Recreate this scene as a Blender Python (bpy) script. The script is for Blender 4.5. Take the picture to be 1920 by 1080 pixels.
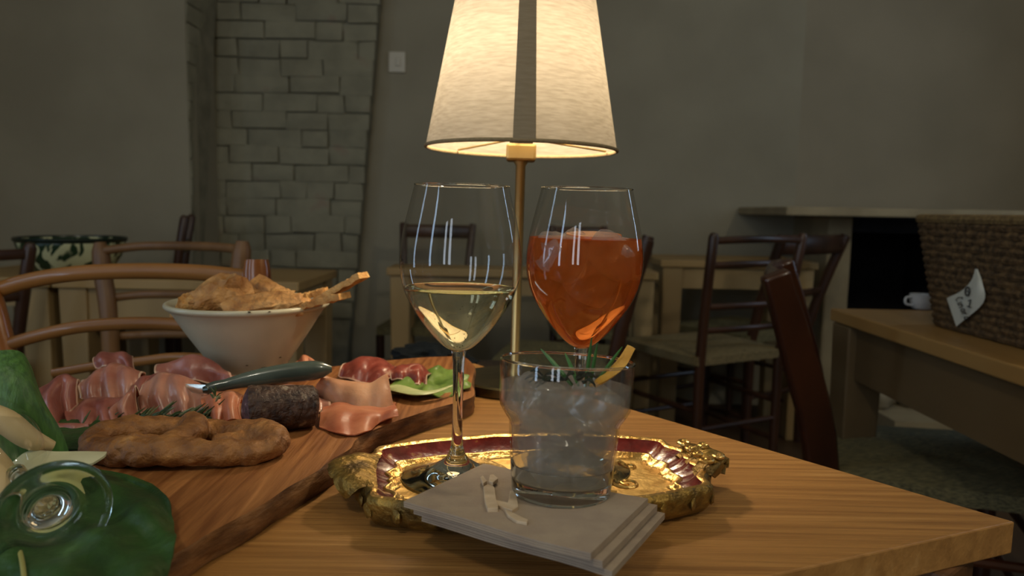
import bpy, math, random
from mathutils import Vector, Matrix, noise
random.seed(7)
R = math.radians
for o in list(bpy.data.objects): bpy.data.objects.remove(o)
S = bpy.context.scene
COL = S.collection

# ------------------------------------------------------------------ camera
FPX, HORIZON, ROLL = 1350.0, 395.0, R(1.0)
CAM = Vector((0, 0, 0.965))
_p = math.atan((540 - HORIZON) / FPX)
_F = Vector((0, math.cos(_p), -math.sin(_p))); _U = Vector((0, math.sin(_p), math.cos(_p))); _R = Vector((1, 0, 0))
_R2 = _R * math.cos(ROLL) + _U * math.sin(ROLL); _U2 = -_R * math.sin(ROLL) + _U * math.cos(ROLL)
cd = bpy.data.cameras.new('camera'); cam = bpy.data.objects.new('camera', cd); COL.objects.link(cam)
m = Matrix((_R2, _U2, -_F)).transposed().to_4x4(); m.translation = CAM
cam.matrix_world = m
cd.sensor_width = 36; cd.lens = FPX / 1920 * 36; cd.clip_start = .01
cd.dof.use_dof = True; cd.dof.focus_distance = .56; cd.dof.aperture_fstop = 8.0
S.camera = cam

def ray(u, v): return _F + _R2 * ((u - 960) / FPX) - _U2 * ((v - 540) / FPX)
def onz(u, v, z): d = ray(u, v); return CAM + d * ((z - CAM.z) / d.z)
def aty(u, v, y): d = ray(u, v); return CAM + d * (y / d.y)

# ------------------------------------------------------------------ world, lights, exposure
w = bpy.data.worlds.new('world'); S.world = w; w.use_nodes = True
w.node_tree.nodes['Background'].inputs[0].default_value = (.55, .72, 1, 1)
w.node_tree.nodes['Background'].inputs[1].default_value = 1.0
def area(name, loc, rot, sx, sy, power, col):
    l = bpy.data.lights.new(name, 'AREA'); l.shape = 'RECTANGLE'; l.size = sx; l.size_y = sy
    l.energy = power; l.color = col
    o = bpy.data.objects.new(name, l); o.location = loc; o.rotation_euler = rot; COL.objects.link(o); return o
DAY = (.52, .74, 1.0)
# daylight in the tall windows of the left wall, of the wall behind the camera and of the right wall
area('daylight', (-2.58, -1.35, 1.55), (0, R(-90), 0), 1.9, .26, 13, DAY)
area('daylight', (-2.58, .55, 1.55), (0, R(-90), 0), 1.9, .20, 6, DAY)
area('daylight', (-1.55, -2.58, 1.6), (R(90), 0, 0), .26, 1.8, 9, (.80, .90, 1.0))
area('daylight', (-.95, -2.58, 1.6), (R(90), 0, 0), .26, 1.8, 9, (.80, .90, 1.0))
def ceiling_fill(x, y, z, power):
    l = bpy.data.lights.new('ceiling_fill_light', 'POINT'); l.energy = power; l.shadow_soft_size = .09; l.color = (1.0, .93, .76)
    o = bpy.data.objects.new('ceiling_fill_light', l); o.location = (x, y, z); COL.objects.link(o)
ceiling_fill(-.5, -.7, 2.45, 22); ceiling_fill(1.7, -.3, 2.45, 32)      # unseen warm fill lights added high behind the viewer, standing for ceiling lamps
area('daylight', (2.58, 2.15, 1.75), (0, R(90), 0), 1.5, .16, 5.0, DAY)
LAMP_POWER = 6.2
v = S.view_settings
v.view_transform = 'Standard'; v.look = 'None'; v.gamma = 1; v.use_curve_mapping = False
v.exposure = 0.0
cy = S.cycles
cy.max_bounces = 14; cy.transmission_bounces = 12; cy.glossy_bounces = 6; cy.diffuse_bounces = 4
cy.transparent_max_bounces = 16; cy.sample_clamp_indirect = 3.0; cy.blur_glossy = .5

# ------------------------------------------------------------------ materials
def lin(h):
    h = h.lstrip('#'); c = [int(h[i:i + 2], 16) / 255 for i in (0, 2, 4)]
    return tuple((x / 12.92 if x <= .04045 else ((x + .055) / 1.055) ** 2.4) for x in c) + (1,)
MATS = {}
def pm(name, c1, c2=None, scale=8, st=(1, 1, 1), rot=(0, 0, 0), lo=.35, hi=.65, rough=.55, metal=0, trans=0, ior=1.45,
       bump=0, bscale=60, bst=None, sss=0, spec=.5, coat=0, dist=0, detail=5, c3=None, emis=None, alpha=1, kind='noise', sheen=0):
    mt = bpy.data.materials.new(name); mt.use_nodes = True
    nt = mt.node_tree; b = nt.nodes['Principled BSDF']
    b.inputs['Base Color'].default_value = lin(c1)
    b.inputs['Roughness'].default_value = rough; b.inputs['Metallic'].default_value = metal
    b.inputs['Transmission Weight'].default_value = trans; b.inputs['IOR'].default_value = ior
    b.inputs['Specular IOR Level'].default_value = spec; b.inputs['Coat Weight'].default_value = coat
    b.inputs['Alpha'].default_value = alpha; b.inputs['Sheen Weight'].default_value = sheen
    if sss:
        b.inputs['Subsurface Weight'].default_value = sss; b.inputs['Subsurface Radius'].default_value = (.012, .006, .004)
        b.inputs['Subsurface Scale'].default_value = .5
    tc = nt.nodes.new('ShaderNodeTexCoord')
    def mp(s, stv):
        q = nt.nodes.new('ShaderNodeMapping'); nt.links.new(tc.outputs['Object'], q.inputs[0])
        q.inputs['Rotation'].default_value = rot; q.inputs['Scale'].default_value = [s * x for x in stv]; return q
    if c2:
        q = mp(scale, st)
        if kind == 'noise':
            n = nt.nodes.new('ShaderNodeTexNoise'); n.inputs['Scale'].default_value = 1; n.inputs['Detail'].default_value = detail
            n.inputs['Distortion'].default_value = dist; out = n.outputs[0]
        elif kind == 'wave':
            n = nt.nodes.new('ShaderNodeTexWave'); n.inputs['Scale'].default_value = 1; n.inputs['Distortion'].default_value = dist
            n.inputs['Detail'].default_value = detail; out = n.outputs[1]
        else:
            n = nt.nodes.new('ShaderNodeTexVoronoi'); n.inputs['Scale'].default_value = 1; out = n.outputs[0]
        nt.links.new(q.outputs[0], n.inputs[0])
        r = nt.nodes.new('ShaderNodeValToRGB'); e = r.color_ramp.elements
        e[0].position = lo; e[0].color = lin(c1); e[1].position = hi; e[1].color = lin(c2)
        if c3: x = e.new(min(.99, hi + .12)); x.color = lin(c3)
        nt.links.new(out, r.inputs[0]); nt.links.new(r.outputs[0], b.inputs['Base Color'])
    if bump:
        q = mp(bscale, bst or st); n = nt.nodes.new('ShaderNodeTexNoise'); n.inputs['Scale'].default_value = 1; n.inputs['Detail'].default_value = 6
        nt.links.new(q.outputs[0], n.inputs[0])
        bp = nt.nodes.new('ShaderNodeBump'); bp.inputs['Strength'].default_value = bump; bp.inputs['Distance'].default_value = .004
        nt.links.new(n.outputs[0], bp.inputs['Height']); nt.links.new(bp.outputs[0], b.inputs['Normal'])
    if emis:
        b.inputs['Emission Color'].default_value = lin(emis[0]); b.inputs['Emission Strength'].default_value = emis[1]
    MATS[name] = mt; return mt

TA = math.atan2(.495 - .995, .362 + .052)         # direction of the long edge of the near table
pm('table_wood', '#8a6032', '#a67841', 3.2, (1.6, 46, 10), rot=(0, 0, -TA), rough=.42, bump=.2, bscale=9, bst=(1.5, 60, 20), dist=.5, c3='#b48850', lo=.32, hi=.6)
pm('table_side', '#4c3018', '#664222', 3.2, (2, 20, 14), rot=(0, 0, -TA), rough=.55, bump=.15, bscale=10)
pm('board_wood', '#74441f', '#a06a3a', 5, (20, 1.6, 8), rot=(0, 0, R(28)), rough=.5, bump=.25, bscale=14, dist=.8, c3='#b67c49')
pm('board_edge', '#4a2d18', '#94683e', 26, (1, 1, 3), rough=.7, bump=.6, bscale=60)
pm('pine', '#8d744c', '#a48a5e', 5, (1, 1, .12), rough=.6, bump=.08, bscale=14, dist=.3)
pm('pine_top', '#8d7046', '#a88a58', 5, (.12, 1, 1), rough=.55, bump=.08, bscale=14, dist=.3)
pm('oak_top', '#8a6838', '#a8824c', 4, (1.4, .16, 1), rough=.5, bump=.1, bscale=14, dist=.4)
pm('oak_side', '#5c4a30', '#77613f', 5, (1, .2, .6), rough=.6, bump=.1, bscale=14)
pm('walnut', '#2a1a10', '#43291a', 8, (1, 1, .3), rough=.35, bump=.06, bscale=20)
pm('chestnut', '#7a4520', '#98602f', 7, (1, 1, .25), rough=.25, bump=.05, bscale=24, coat=.3)
pm('chestnut_rail', '#744a20', '#956430', 7, (.3, 1, 1), rough=.32, bump=.06, bscale=24, coat=.2)
pm('chair_brown', '#5e4024', '#7b5733', 8, (1, 1, .4), rough=.45, bump=.06, bscale=24)
pm('mahogany', '#2e170c', '#472412', 6, (1, 1, .3), rough=.3, bump=.06, bscale=24, coat=.3)
pm('mahogany_edge', '#6b4020', '#8a5830', 6, (1, 1, .3), rough=.4)
pm('rush', '#54503a', '#8a8058', 60, (1, 5, 5), rough=.8, bump=.7, bscale=120, bst=(1, 6, 6))
pm('rush_pale', '#6e6040', '#94825a', 60, (1, 5, 5), rough=.8, bump=.7, bscale=120, bst=(1, 6, 6))
pm('plaster', '#8c8470', '#978f7a', 2.2, rough=.9, bump=.12, bscale=30)
pm('plaster_warm', '#8c826d', '#978c76', 2, rough=.9, bump=.12, bscale=30)
pm('painted_brick', '#7f7a66', '#8d8872', 9, rough=.85, bump=.8, bscale=38, c3='#8a7a68')
pm('mortar', '#726d5b', '#86806c', 14, rough=.95, bump=.8, bscale=50)
pm('stone', '#85775c', '#9a8b6c', 6, rough=.85, bump=.5, bscale=30)
pm('soot', '#0c0b0b', '#17151a', 20, rough=.9, bump=.4, bscale=60)
pm('floor', '#3d2c1c', '#553f2a', 4, (1, .25, 1), rough=.5, bump=.1, bscale=20)
pm('ceiling', '#b9b09a', '#c2b9a4', 2, rough=.9)
pm('switch', '#b9b09c', rough=.35)
pm('frame_white', '#d8d8d2', rough=.4)
pm('brass', '#bda068', '#d0b680', 30, (1, 1, .2), rough=.38, metal=1)
pm('brass_dark', '#5a5138', '#6d6243', 30, rough=.38, metal=1, bump=.05, bscale=200)
pm('black_plastic', '#15130f', rough=.5)
pm('fabric_trim', '#7d6d4e', '#8a795a', 300, rough=.9, bump=.2, bscale=600)
pm('gold', '#c0944a', '#e6c27c', 60, rough=.30, metal=.9, bump=.35, bscale=170, c3='#8a6630')
pm('gold_old', '#5c4824', '#a4833f', 60, rough=.42, metal=.7, bump=.9, bscale=120, c3='#2c2612')
pm('gold_floor', '#a8803c', '#dcb66c', 42, rough=.42, metal=.7, bump=.22, bscale=140, c3='#6e4a20', dist=1.5)
pm('lacquer_red', '#5b120e', '#74201a', 90, rough=.25, coat=.5, bump=.15, bscale=150, c3='#b08840', hi=.62, lo=.4)
pm('napkin', '#9a8876', '#a5937e', 60, rough=.9, bump=.15, bscale=500)
pm('napkin_edge', '#6f675c', '#857a6b', 700, (.05, .05, 1), rough=.9)
pm('paper_tag', '#b7b6a8', '#c4c3b5', 30, rough=.8)
pm('bubble', '#6e6a50', rough=.2)
pm('ink', '#17171c', rough=.6)
pm('cutout', '#b8a184', '#c8b396', 90, rough=.75, bump=.2, bscale=200)
pm('ham', '#7c4238', '#a2685a', 17, (1, 1, .6), rough=.32, sss=.3, bump=.2, bscale=110, dist=1.2, c3='#bd9280', spec=.6, lo=.34, hi=.66)
pm('ham_pale', '#9c6252', '#bd8a74', 14, (1, 1, .6), rough=.30, sss=.3, bump=.2, bscale=110, dist=1.2, c3='#d4ab92', spec=.6, lo=.34, hi=.66)
pm('ham_fat', '#b98c78', '#d2b096', 60, rough=.32, sss=.4, bump=.1, bscale=150)
pm('ham_orange', '#9c5238', '#c07c5a', 25, rough=.42, sss=.3, bump=.15, bscale=120, c3='#d59c7c')
pm('lardo', '#b58260', '#c59674', 25, rough=.4, sss=.4, bump=.15, bscale=200)
pm('coppa', '#6e2c22', '#8a4436', 45, rough=.3, sss=.3, bump=.15, bscale=120, dist=2.2, c3='#c09884', lo=.3, hi=.6)
pm('salami_skin', '#2b1a14', '#523a2c', 110, rough=.5, bump=1.0, bscale=200, c3='#9a8a76', lo=.36, hi=.6)
pm('salami_cut', '#3a2224', '#5e4044', 190, rough=.5, bump=.4, bscale=260, c3='#b09a98', lo=.38, hi=.6)
pm('pretzel', '#6f4522', '#9c6a38', 60, rough=.55, bump=.9, bscale=150, c3='#bd8a50', lo=.34, hi=.62)
pm('crust', '#8e5f30', '#b98a52', 60, rough=.6, bump=.9, bscale=160, c3='#cfa46c', lo=.34, hi=.62)
pm('crumb', '#a8743a', '#c99e60', 60, rough=.8, bump=1.0, bscale=200, c3='#d9b67c')
pm('bowl_glaze', '#aca68e', '#b8b29a', 14, rough=.28, bump=.08, bscale=40, c3='#9c917b')
pm('bowl_chip', '#40351f', rough=.7)
pm('majolica', '#1f3320', '#b5b48c', 11, rough=.25, lo=.47, hi=.52, dist=2.2, detail=1.5)
pm('majolica_dark', '#14201a', rough=.25)
pm('rosemary', '#2c3f22', '#4c5f38', 60, rough=.55)
pm('rosemary_pale', '#7f8562', rough=.55)
pm('lettuce', '#466222', '#7c9646', 30, rough=.38, bump=.5, bscale=70, c3='#a3b46a', sss=.1)
pm('lettuce_rib', '#a9b177', '#bcc08a', 40, (1, 6, 1), rough=.4, bump=.3, bscale=60)
pm('leaf_dark', '#203c18', '#325424', 22, rough=.5, bump=.8, bscale=60, c3='#4f7440', dist=.8)
pm('leaf_husk', '#335524', '#4c7434', 50, (6, 6, .25), rough=.45, bump=.3, bscale=50, bst=(6, 6, .3))
pm('leaf_pale', '#b6b48c', '#c9c6a2', 20, rough=.45, bump=.1, bscale=40)
pm('leaf_yellow', '#8d8a4c', '#a8a262', 20, rough=.45)
pm('stalk', '#b39a6c', '#c4ad80', 16, rough=.5, bump=.15, bscale=50)
pm('knife_handle', '#38413a', '#4b554c', 50, (.3, 1, 1), rough=.25, coat=.4)
pm('knife_bolster', '#5d655e', rough=.3, metal=1)
pm('knife_blade', '#c9c4b8', rough=.25, metal=.9)
pm('lemon_peel', '#c08a2c', '#d6a346', 60, rough=.45, bump=.4, bscale=300, sss=.2)
pm('herb_dark', '#141a14', '#1f2a1e', 60, rough=.5, bump=.5, bscale=200)
pm('herb_green', '#2c5428', '#477a3c', 40, rough=.45)
pm('orange_slice', '#c05a14', '#dc7a24', 70, rough=.3, sss=.2)
pm('wicker', '#3f2f1c', '#6b5232', 90, (1, 1, 1), rough=.75, bump=.9, bscale=160, c3='#7d643f')
pm('wicker_rim', '#5e4a2e', '#7f683f', 120, rough=.7, bump=.6, bscale=200)
pm('china', '#b8bcc0', rough=.25)
pm('cloth_dark', '#15191a', '#23282a', 50, rough=.9, bump=.3, bscale=150)
pm('hearth_stone', '#7d7460', '#a29882', 16, rough=.9, bump=.6, bscale=50)
pm('ice', '#f4f4f4', rough=.12, trans=.93, ior=1.25, bump=.25, bscale=60)

def glass(name, col='#ffffff', ior=1.5, rough=0.0, clear=0.0):
    mt = bpy.data.materials.new(name); mt.use_nodes = True; nt = mt.node_tree; nt.nodes.clear()
    g = nt.nodes.new('ShaderNodeBsdfGlass'); g.inputs['Color'].default_value = lin(col); g.inputs['IOR'].default_value = ior; g.inputs['Roughness'].default_value = rough
    t = nt.nodes.new('ShaderNodeBsdfTransparent'); t.inputs[0].default_value = lin(col)
    x = nt.nodes.new('ShaderNodeMixShader'); x.inputs[0].default_value = clear
    o = nt.nodes.new('ShaderNodeOutputMaterial'); nt.links.new(g.outputs[0], x.inputs[1]); nt.links.new(t.outputs[0], x.inputs[2]); nt.links.new(x.outputs[0], o.inputs[0]); MATS[name] = mt; return mt
glass('glass_solid', '#fbfdfc', 1.5, 0, .0)
glass('wine', '#fcfaec', 1.335, 0, .0)
glass('gin', '#eceae6', 1.33)
def thin_glass(name):
    """thin blown glass: nearly clear sheet with fresnel reflection"""
    mt = bpy.data.materials.new(name); mt.use_nodes = True; nt = mt.node_tree; nt.nodes.clear()
    t = nt.nodes.new('ShaderNodeBsdfTransparent'); t.inputs[0].default_value = (.965, .97, .965, 1)
    g = nt.nodes.new('ShaderNodeBsdfGlossy'); g.inputs['Roughness'].default_value = .02
    lw = nt.nodes.new('ShaderNodeLayerWeight'); lw.inputs[0].default_value = .5
    pw = nt.nodes.new('ShaderNodeMath'); pw.operation = 'POWER'; pw.inputs[1].default_value = 4.0; nt.links.new(lw.outputs['Facing'], pw.inputs[0])
    f = nt.nodes.new('ShaderNodeMath'); f.operation = 'MULTIPLY_ADD'; f.inputs[1].default_value = .75; f.inputs[2].default_value = .05; nt.links.new(pw.outputs[0], f.inputs[0])
    mx = nt.nodes.new('ShaderNodeMixShader'); o = nt.nodes.new('ShaderNodeOutputMaterial')
    nt.links.new(f.outputs[0], mx.inputs[0]); nt.links.new(t.outputs[0], mx.inputs[1]); nt.links.new(g.outputs[0], mx.inputs[2]); nt.links.new(mx.outputs[0], o.inputs[0])
    MATS[name] = mt
thin_glass('glass_thin')
def cloudy(name, col, tcol, ior, mixv, rough=.15):
    """liquid that lets light through but scatters part of it"""
    mt = bpy.data.materials.new(name); mt.use_nodes = True; nt = mt.node_tree; nt.nodes.clear()
    g = nt.nodes.new('ShaderNodeBsdfGlass'); g.inputs['Color'].default_value = lin(col); g.inputs['IOR'].default_value = ior; g.inputs['Roughness'].default_value = rough
    t = nt.nodes.new('ShaderNodeBsdfTranslucent'); t.inputs[0].default_value = lin(tcol)
    d = nt.nodes.new('ShaderNodeBsdfDiffuse'); d.inputs[0].default_value = lin(tcol)
    m1 = nt.nodes.new('ShaderNodeMixShader'); m1.inputs[0].default_value = .4
    m2 = nt.nodes.new('ShaderNodeMixShader'); m2.inputs[0].default_value = mixv; o = nt.nodes.new('ShaderNodeOutputMaterial')
    nt.links.new(t.outputs[0], m1.inputs[1]); nt.links.new(d.outputs[0], m1.inputs[2])
    nt.links.new(g.outputs[0], m2.inputs[1]); nt.links.new(m1.outputs[0], m2.inputs[2]); nt.links.new(m2.outputs[0], o.inputs[0])
    MATS[name] = mt
glass('spritz_clear', '#ffc894', 1.335, .02, .20)
def add_scatter(name, base, col, amount):
    """copy of a clear liquid that also scatters light a little"""
    mt = MATS[base].copy(); mt.name = name; nt = mt.node_tree; o = [n for n in nt.nodes if n.type == 'OUTPUT_MATERIAL'][0]
    src = o.inputs[0].links[0].from_socket; t = nt.nodes.new('ShaderNodeBsdfTranslucent'); t.inputs[0].default_value = lin(col)
    x = nt.nodes.new('ShaderNodeMixShader'); x.inputs[0].default_value = amount
    nt.links.new(src, x.inputs[1]); nt.links.new(t.outputs[0], x.inputs[2]); nt.links.new(x.outputs[0], o.inputs[0]); MATS[name] = mt
add_scatter('spritz', 'spritz_clear', '#f79a48', .22)
def frosted(name, tint, scat, mixv, trl=.65, gl=.08):
    """thin-bodied cloudy matter: part clear, part scattering, a little gloss"""
    mt = bpy.data.materials.new(name); mt.use_nodes = True; nt = mt.node_tree; nt.nodes.clear()
    g = nt.nodes.new('ShaderNodeBsdfTransparent'); g.inputs['Color'].default_value = lin(tint)
    t = nt.nodes.new('ShaderNodeBsdfTranslucent'); t.inputs[0].default_value = lin(scat)
    d = nt.nodes.new('ShaderNodeBsdfDiffuse'); d.inputs[0].default_value = lin(scat)
    y = nt.nodes.new('ShaderNodeBsdfGlossy'); y.inputs['Roughness'].default_value = .15
    ms = []
    for f_ in (trl, mixv, gl):
        m_ = nt.nodes.new('ShaderNodeMixShader'); m_.inputs[0].default_value = f_; ms.append(m_)
    o = nt.nodes.new('ShaderNodeOutputMaterial'); L = nt.links.new
    L(d.outputs[0], ms[0].inputs[1]); L(t.outputs[0], ms[0].inputs[2]); L(g.outputs[0], ms[1].inputs[1]); L(ms[0].outputs[0], ms[1].inputs[2])
    L(ms[1].outputs[0], ms[2].inputs[1]); L(y.outputs[0], ms[2].inputs[2]); L(ms[2].outputs[0], o.inputs[0]); MATS[name] = mt
frosted('ice_cloudy', '#f8f8f6', '#f4f0ec', .22)
frosted('gin_cloudy', '#f6f4f0', '#e6e0da', .24, .8)
def shade_mat(name, col, tr, df):
    mt = bpy.data.materials.new(name); mt.use_nodes = True; nt = mt.node_tree; nt.nodes.clear()
    t = nt.nodes.new('ShaderNodeBsdfTranslucent'); t.inputs[0].default_value = lin(tr)
    d = nt.nodes.new('ShaderNodeBsdfDiffuse')
    tc = nt.nodes.new('ShaderNodeTexCoord'); mp = nt.nodes.new('ShaderNodeMapping'); mp.inputs['Scale'].default_value = (60, 60, 380); mp.inputs['Rotation'].default_value = (.25, .35, 0)
    n = nt.nodes.new('ShaderNodeTexNoise'); n.inputs['Scale'].default_value = 1
    r = nt.nodes.new('ShaderNodeValToRGB'); r.color_ramp.elements[0].color = lin(col); r.color_ramp.elements[1].color = lin(df)
    r.color_ramp.elements[0].position = .3; r.color_ramp.elements[1].position = .7
    nt.links.new(tc.outputs['Object'], mp.inputs[0]); nt.links.new(mp.outputs[0], n.inputs[0]); nt.links.new(n.outputs[0], r.inputs[0]); nt.links.new(r.outputs[0], d.inputs[0]); nt.links.new(r.outputs[0], t.inputs[0])
    mx = nt.nodes.new('ShaderNodeMixShader'); mx.inputs[0].default_value = .78; o = nt.nodes.new('ShaderNodeOutputMaterial')
    nt.links.new(t.outputs[0], mx.inputs[1]); nt.links.new(d.outputs[0], mx.inputs[2]); nt.links.new(mx.outputs[0], o.inputs[0]); MATS[name] = mt
shade_mat('shade', '#888072', '#888072', '#9a9284')
shade_mat('shade_seam', '#8e8068', '#8e8068', '#988a72')
def emit(name, col, s):
    mt = bpy.data.materials.new(name); mt.use_nodes = True; nt = mt.node_tree; nt.nodes.clear()
    e = nt.nodes.new('ShaderNodeEmission'); e.inputs[0].default_value = lin(col); e.inputs[1].default_value = s
    o = nt.nodes.new('ShaderNodeOutputMaterial'); nt.links.new(e.outputs[0], o.inputs[0]); MATS[name] = mt

# ------------------------------------------------------------------ mesh helpers
class MB:
    def __init__(s): s.v = []; s.f = []
    def add(s, vs, fs):
        k = len(s.v); s.v += [Vector(x) for x in vs]; s.f += [tuple(i + k for i in f) for f in fs]; return s
    def box(s, c, d, rot=None, taper=1.0):
        c = Vector(c); h = Vector(d) / 2; vs = []
        for z in (-1, 1):
            t = 1.0 if z > 0 else taper
            for x, y in ((-1, -1), (1, -1), (1, 1), (-1, 1)):
                q = Vector((x * h.x * t, y * h.y * t, z * h.z))
                if rot is not None: q = rot @ q
                vs.append(c + q)
        return s.add(vs, [(3, 2, 1, 0), (4, 5, 6, 7), (0, 1, 5, 4), (1, 2, 6, 5), (2, 3, 7, 6), (3, 0, 4, 7)])
    def tube(s, pts, rad, n=10, flat=None, closed=False, cap=True, up=None):
        """tube along pts; rad number or list; flat=(a,b) scales the two cross axes"""
        pts = [Vector(p) for p in pts]; L = len(pts)
        rad = rad if isinstance(rad, (list, tuple)) else [rad] * L
        a, b = flat or (1, 1); k = len(s.v); px = None
        for i, p in enumerate(pts):
            if closed: t = pts[(i + 1) % L] - pts[i - 1]
            else: t = pts[min(i + 1, L - 1)] - pts[max(i - 1, 0)]
            t.normalize()
            if up is not None: x = t.cross(Vector(up))
            elif px is None: x = t.orthogonal()
            else: x = px - t * px.dot(t)
            if x.length < 1e-6: x = t.orthogonal()
            x.normalize(); px = x; y = t.cross(x)
            for j in range(n):
                an = 2 * math.pi * j / n
                s.v.append(p + x * (math.cos(an) * rad[i] * a) + y * (math.sin(an) * rad[i] * b))
        for i in range(L if closed else L - 1):
            i2 = (i + 1) % L
            for j in range(n):
                j2 = (j + 1) % n
                s.f.append((k + i * n + j, k + i * n + j2, k + i2 * n + j2, k + i2 * n + j))
        if cap and not closed:
            s.f.append(tuple(k + j for j in range(n))[::-1]); s.f.append(tuple(k + (L - 1) * n + j for j in range(n)))
        return s
    def lathe(s, prof, n=48, c=(0, 0, 0), close=False):
        k = len(s.v); c = Vector(c); idx = []
        for r, z in prof:
            if r < 1e-6: s.v.append(c + Vector((0, 0, z))); idx.append([len(s.v) - 1])
            else:
                row = []
                for j in range(n):
                    an = 2 * math.pi * j / n; s.v.append(c + Vector((r * math.cos(an), r * math.sin(an), z))); row.append(len(s.v) - 1)
                idx.append(row)
        pairs = list(zip(idx, idx[1:])) + ([(idx[-1], idx[0])] if close else [])
        for A, B in pairs:
            for j in range(n):
                j2 = (j + 1) % n
                if len(A) == 1 and len(B) == 1: continue
                if len(A) == 1: s.f.append((A[0], B[j2], B[j]))
                elif len(B) == 1: s.f.append((A[j], A[j2], B[0]))
                else: s.f.append((A[j], A[j2], B[j2], B[j]))
        return s
    def grid(s, G, thick=0, flip=False):
        """G rows of points; thick gives the sheet a real thickness"""
        nr = len(G); nc = len(G[0]); k = len(s.v)
        for row in G: s.v += [Vector(p) for p in row]
        q = []
        for i in range(nr - 1):
            for j in range(nc - 1): q.append((i * nc + j, i * nc + j + 1, (i + 1) * nc + j + 1, (i + 1) * nc + j))
        if not thick:
            s.f += [tuple(k + x for x in f) for f in q]; return s
        N = [[None] * nc for _ in range(nr)]
        for i in range(nr):
            for j in range(nc):
                a = Vector(G[min(i + 1, nr - 1)][j]) - Vector(G[max(i - 1, 0)][j]); b = Vector(G[i][min(j + 1, nc - 1)]) - Vector(G[i][max(j - 1, 0)])
                n = a.cross(b); N[i][j] = n.normalized() if n.length > 1e-9 else Vector((0, 0, 1))
        for i in range(nr):
            for j in range(nc): s.v.append(Vector(G[i][j]) - N[i][j] * thick)
        o = nr * nc
        s.f += [tuple(k + x for x in f)[::-1] for f in q]; s.f += [tuple(k + o + x for x in f) for f in q]
        bd = [j for j in range(nc)] + [i * nc + nc - 1 for i in range(1, nr)] + [(nr - 1) * nc + j for j in range(nc - 2, -1, -1)] + [i * nc for i in range(nr - 2, 0, -1)]
        for a, b in zip(bd, bd[1:] + bd[:1]): s.f.append((k + a, k + b, k + o + b, k + o + a))
        return s
    def prism(s, poly, z0, z1, top_in=0):
        """poly list of (x,y); side walls and caps"""
        n = len(poly); k = len(s.v)
        for z in (z0, z1): s.v += [Vector((x, y, z)) for x, y in poly]
        s.f.append(tuple(k + j for j in range(n))[::-1]); s.f.append(tuple(k + n + j for j in range(n)))
        for j in range(n): s.f.append((k + j, k + (j + 1) % n, k + n + (j + 1) % n, k + n + j))
        return s
    def build(s, name, mat, parent=None, local=False, smooth=True, bevel=0, sub=0, angle=40):
        me = bpy.data.meshes.new(name); me.from_pydata([tuple(p) for p in s.v], [], s.f); me.update()
        o = bpy.data.objects.new(name, me); COL.objects.link(o)
        me.materials.append(MATS[mat])
        fix_normals(me)
        if bevel:
            b = o.modifiers.new('bevel', 'BEVEL'); b.width = bevel; b.segments = 2; b.limit_method = 'ANGLE'
        if sub:
            b = o.modifiers.new('sub', 'SUBSURF'); b.levels = sub; b.render_levels = sub
        if smooth:
            for p in me.polygons: p.use_smooth = True
            try: me.set_sharp_from_angle(angle=R(angle))
            except Exception: pass
        if parent is not None:
            o.parent = parent
            if not local: o.matrix_parent_inverse = parent.matrix_basis.inverted()
        return o
import bmesh
def fix_normals(me):
    bm = bmesh.new(); bm.from_mesh(me); bmesh.ops.recalc_face_normals(bm, faces=bm.faces); bm.to_mesh(me); bm.free()

def thing(name, label, cat, loc=(0, 0, 0), rz=0, group=None):
    o = bpy.data.objects.new(name, None); COL.objects.link(o); o.location = loc; o.rotation_euler = (0, 0, rz)
    o.empty_display_size = .02
    return tag(o, label, cat, group)
def tag(o, label, cat, group=None):
    o['label'] = label; o['category'] = cat
    if group: o['group'] = group
    return o
def struct(o, label=None):
    o['kind'] = 'structure'
    if label: o['label'] = label
    return o

def cr(P, n):
    """catmull-rom resample of a list of vectors to n points"""
    P = [Vector(p) for p in P]; Lp = len(P) - 1; out = []
    for i in range(n):
        t = i / (n - 1) * Lp; k = min(int(t), Lp - 1); f = t - k
        p1, p2 = P[k], P[k + 1]; p0 = P[k - 1] if k else p1 * 2 - p2; p3 = P[k + 2] if k + 2 <= Lp else p2 * 2 - p1
        out.append(.5 * ((2 * p1) + (p2 - p0) * f + (2 * p0 - 5 * p1 + 4 * p2 - p3) * f * f + (3 * p1 - p0 - 3 * p2 + p3) * f ** 3))
    return out
def crc(P, n):
    """closed catmull-rom"""
    P = [Vector(p) for p in P]; Lp = len(P); out = []
    for i in range(n):
        t = i / n * Lp; k = int(t); f = t - k
        p0, p1, p2, p3 = P[(k - 1) % Lp], P[k % Lp], P[(k + 1) % Lp], P[(k + 2) % Lp]
        out.append(.5 * ((2 * p1) + (p2 - p0) * f + (2 * p0 - 5 * p1 + 4 * p2 - p3) * f * f + (3 * p1 - p0 - 3 * p2 + p3) * f ** 3))
    return out
def surf(rows, nr, nc, rough=0, rs=40, seed=0):
    A = [cr(r, nc) for r in rows]; G = [[None] * nc for _ in range(nr)]
    for j in range(nc):
        c = cr([A[i][j] for i in range(len(A))], nr)
        for i in range(nr):
            p = c[i]
            if rough: p = p + noise.noise_vector(p * rs + Vector((seed * 7.3, seed * 3.1, seed))) * rough
            G[i][j] = p
    return G
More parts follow.
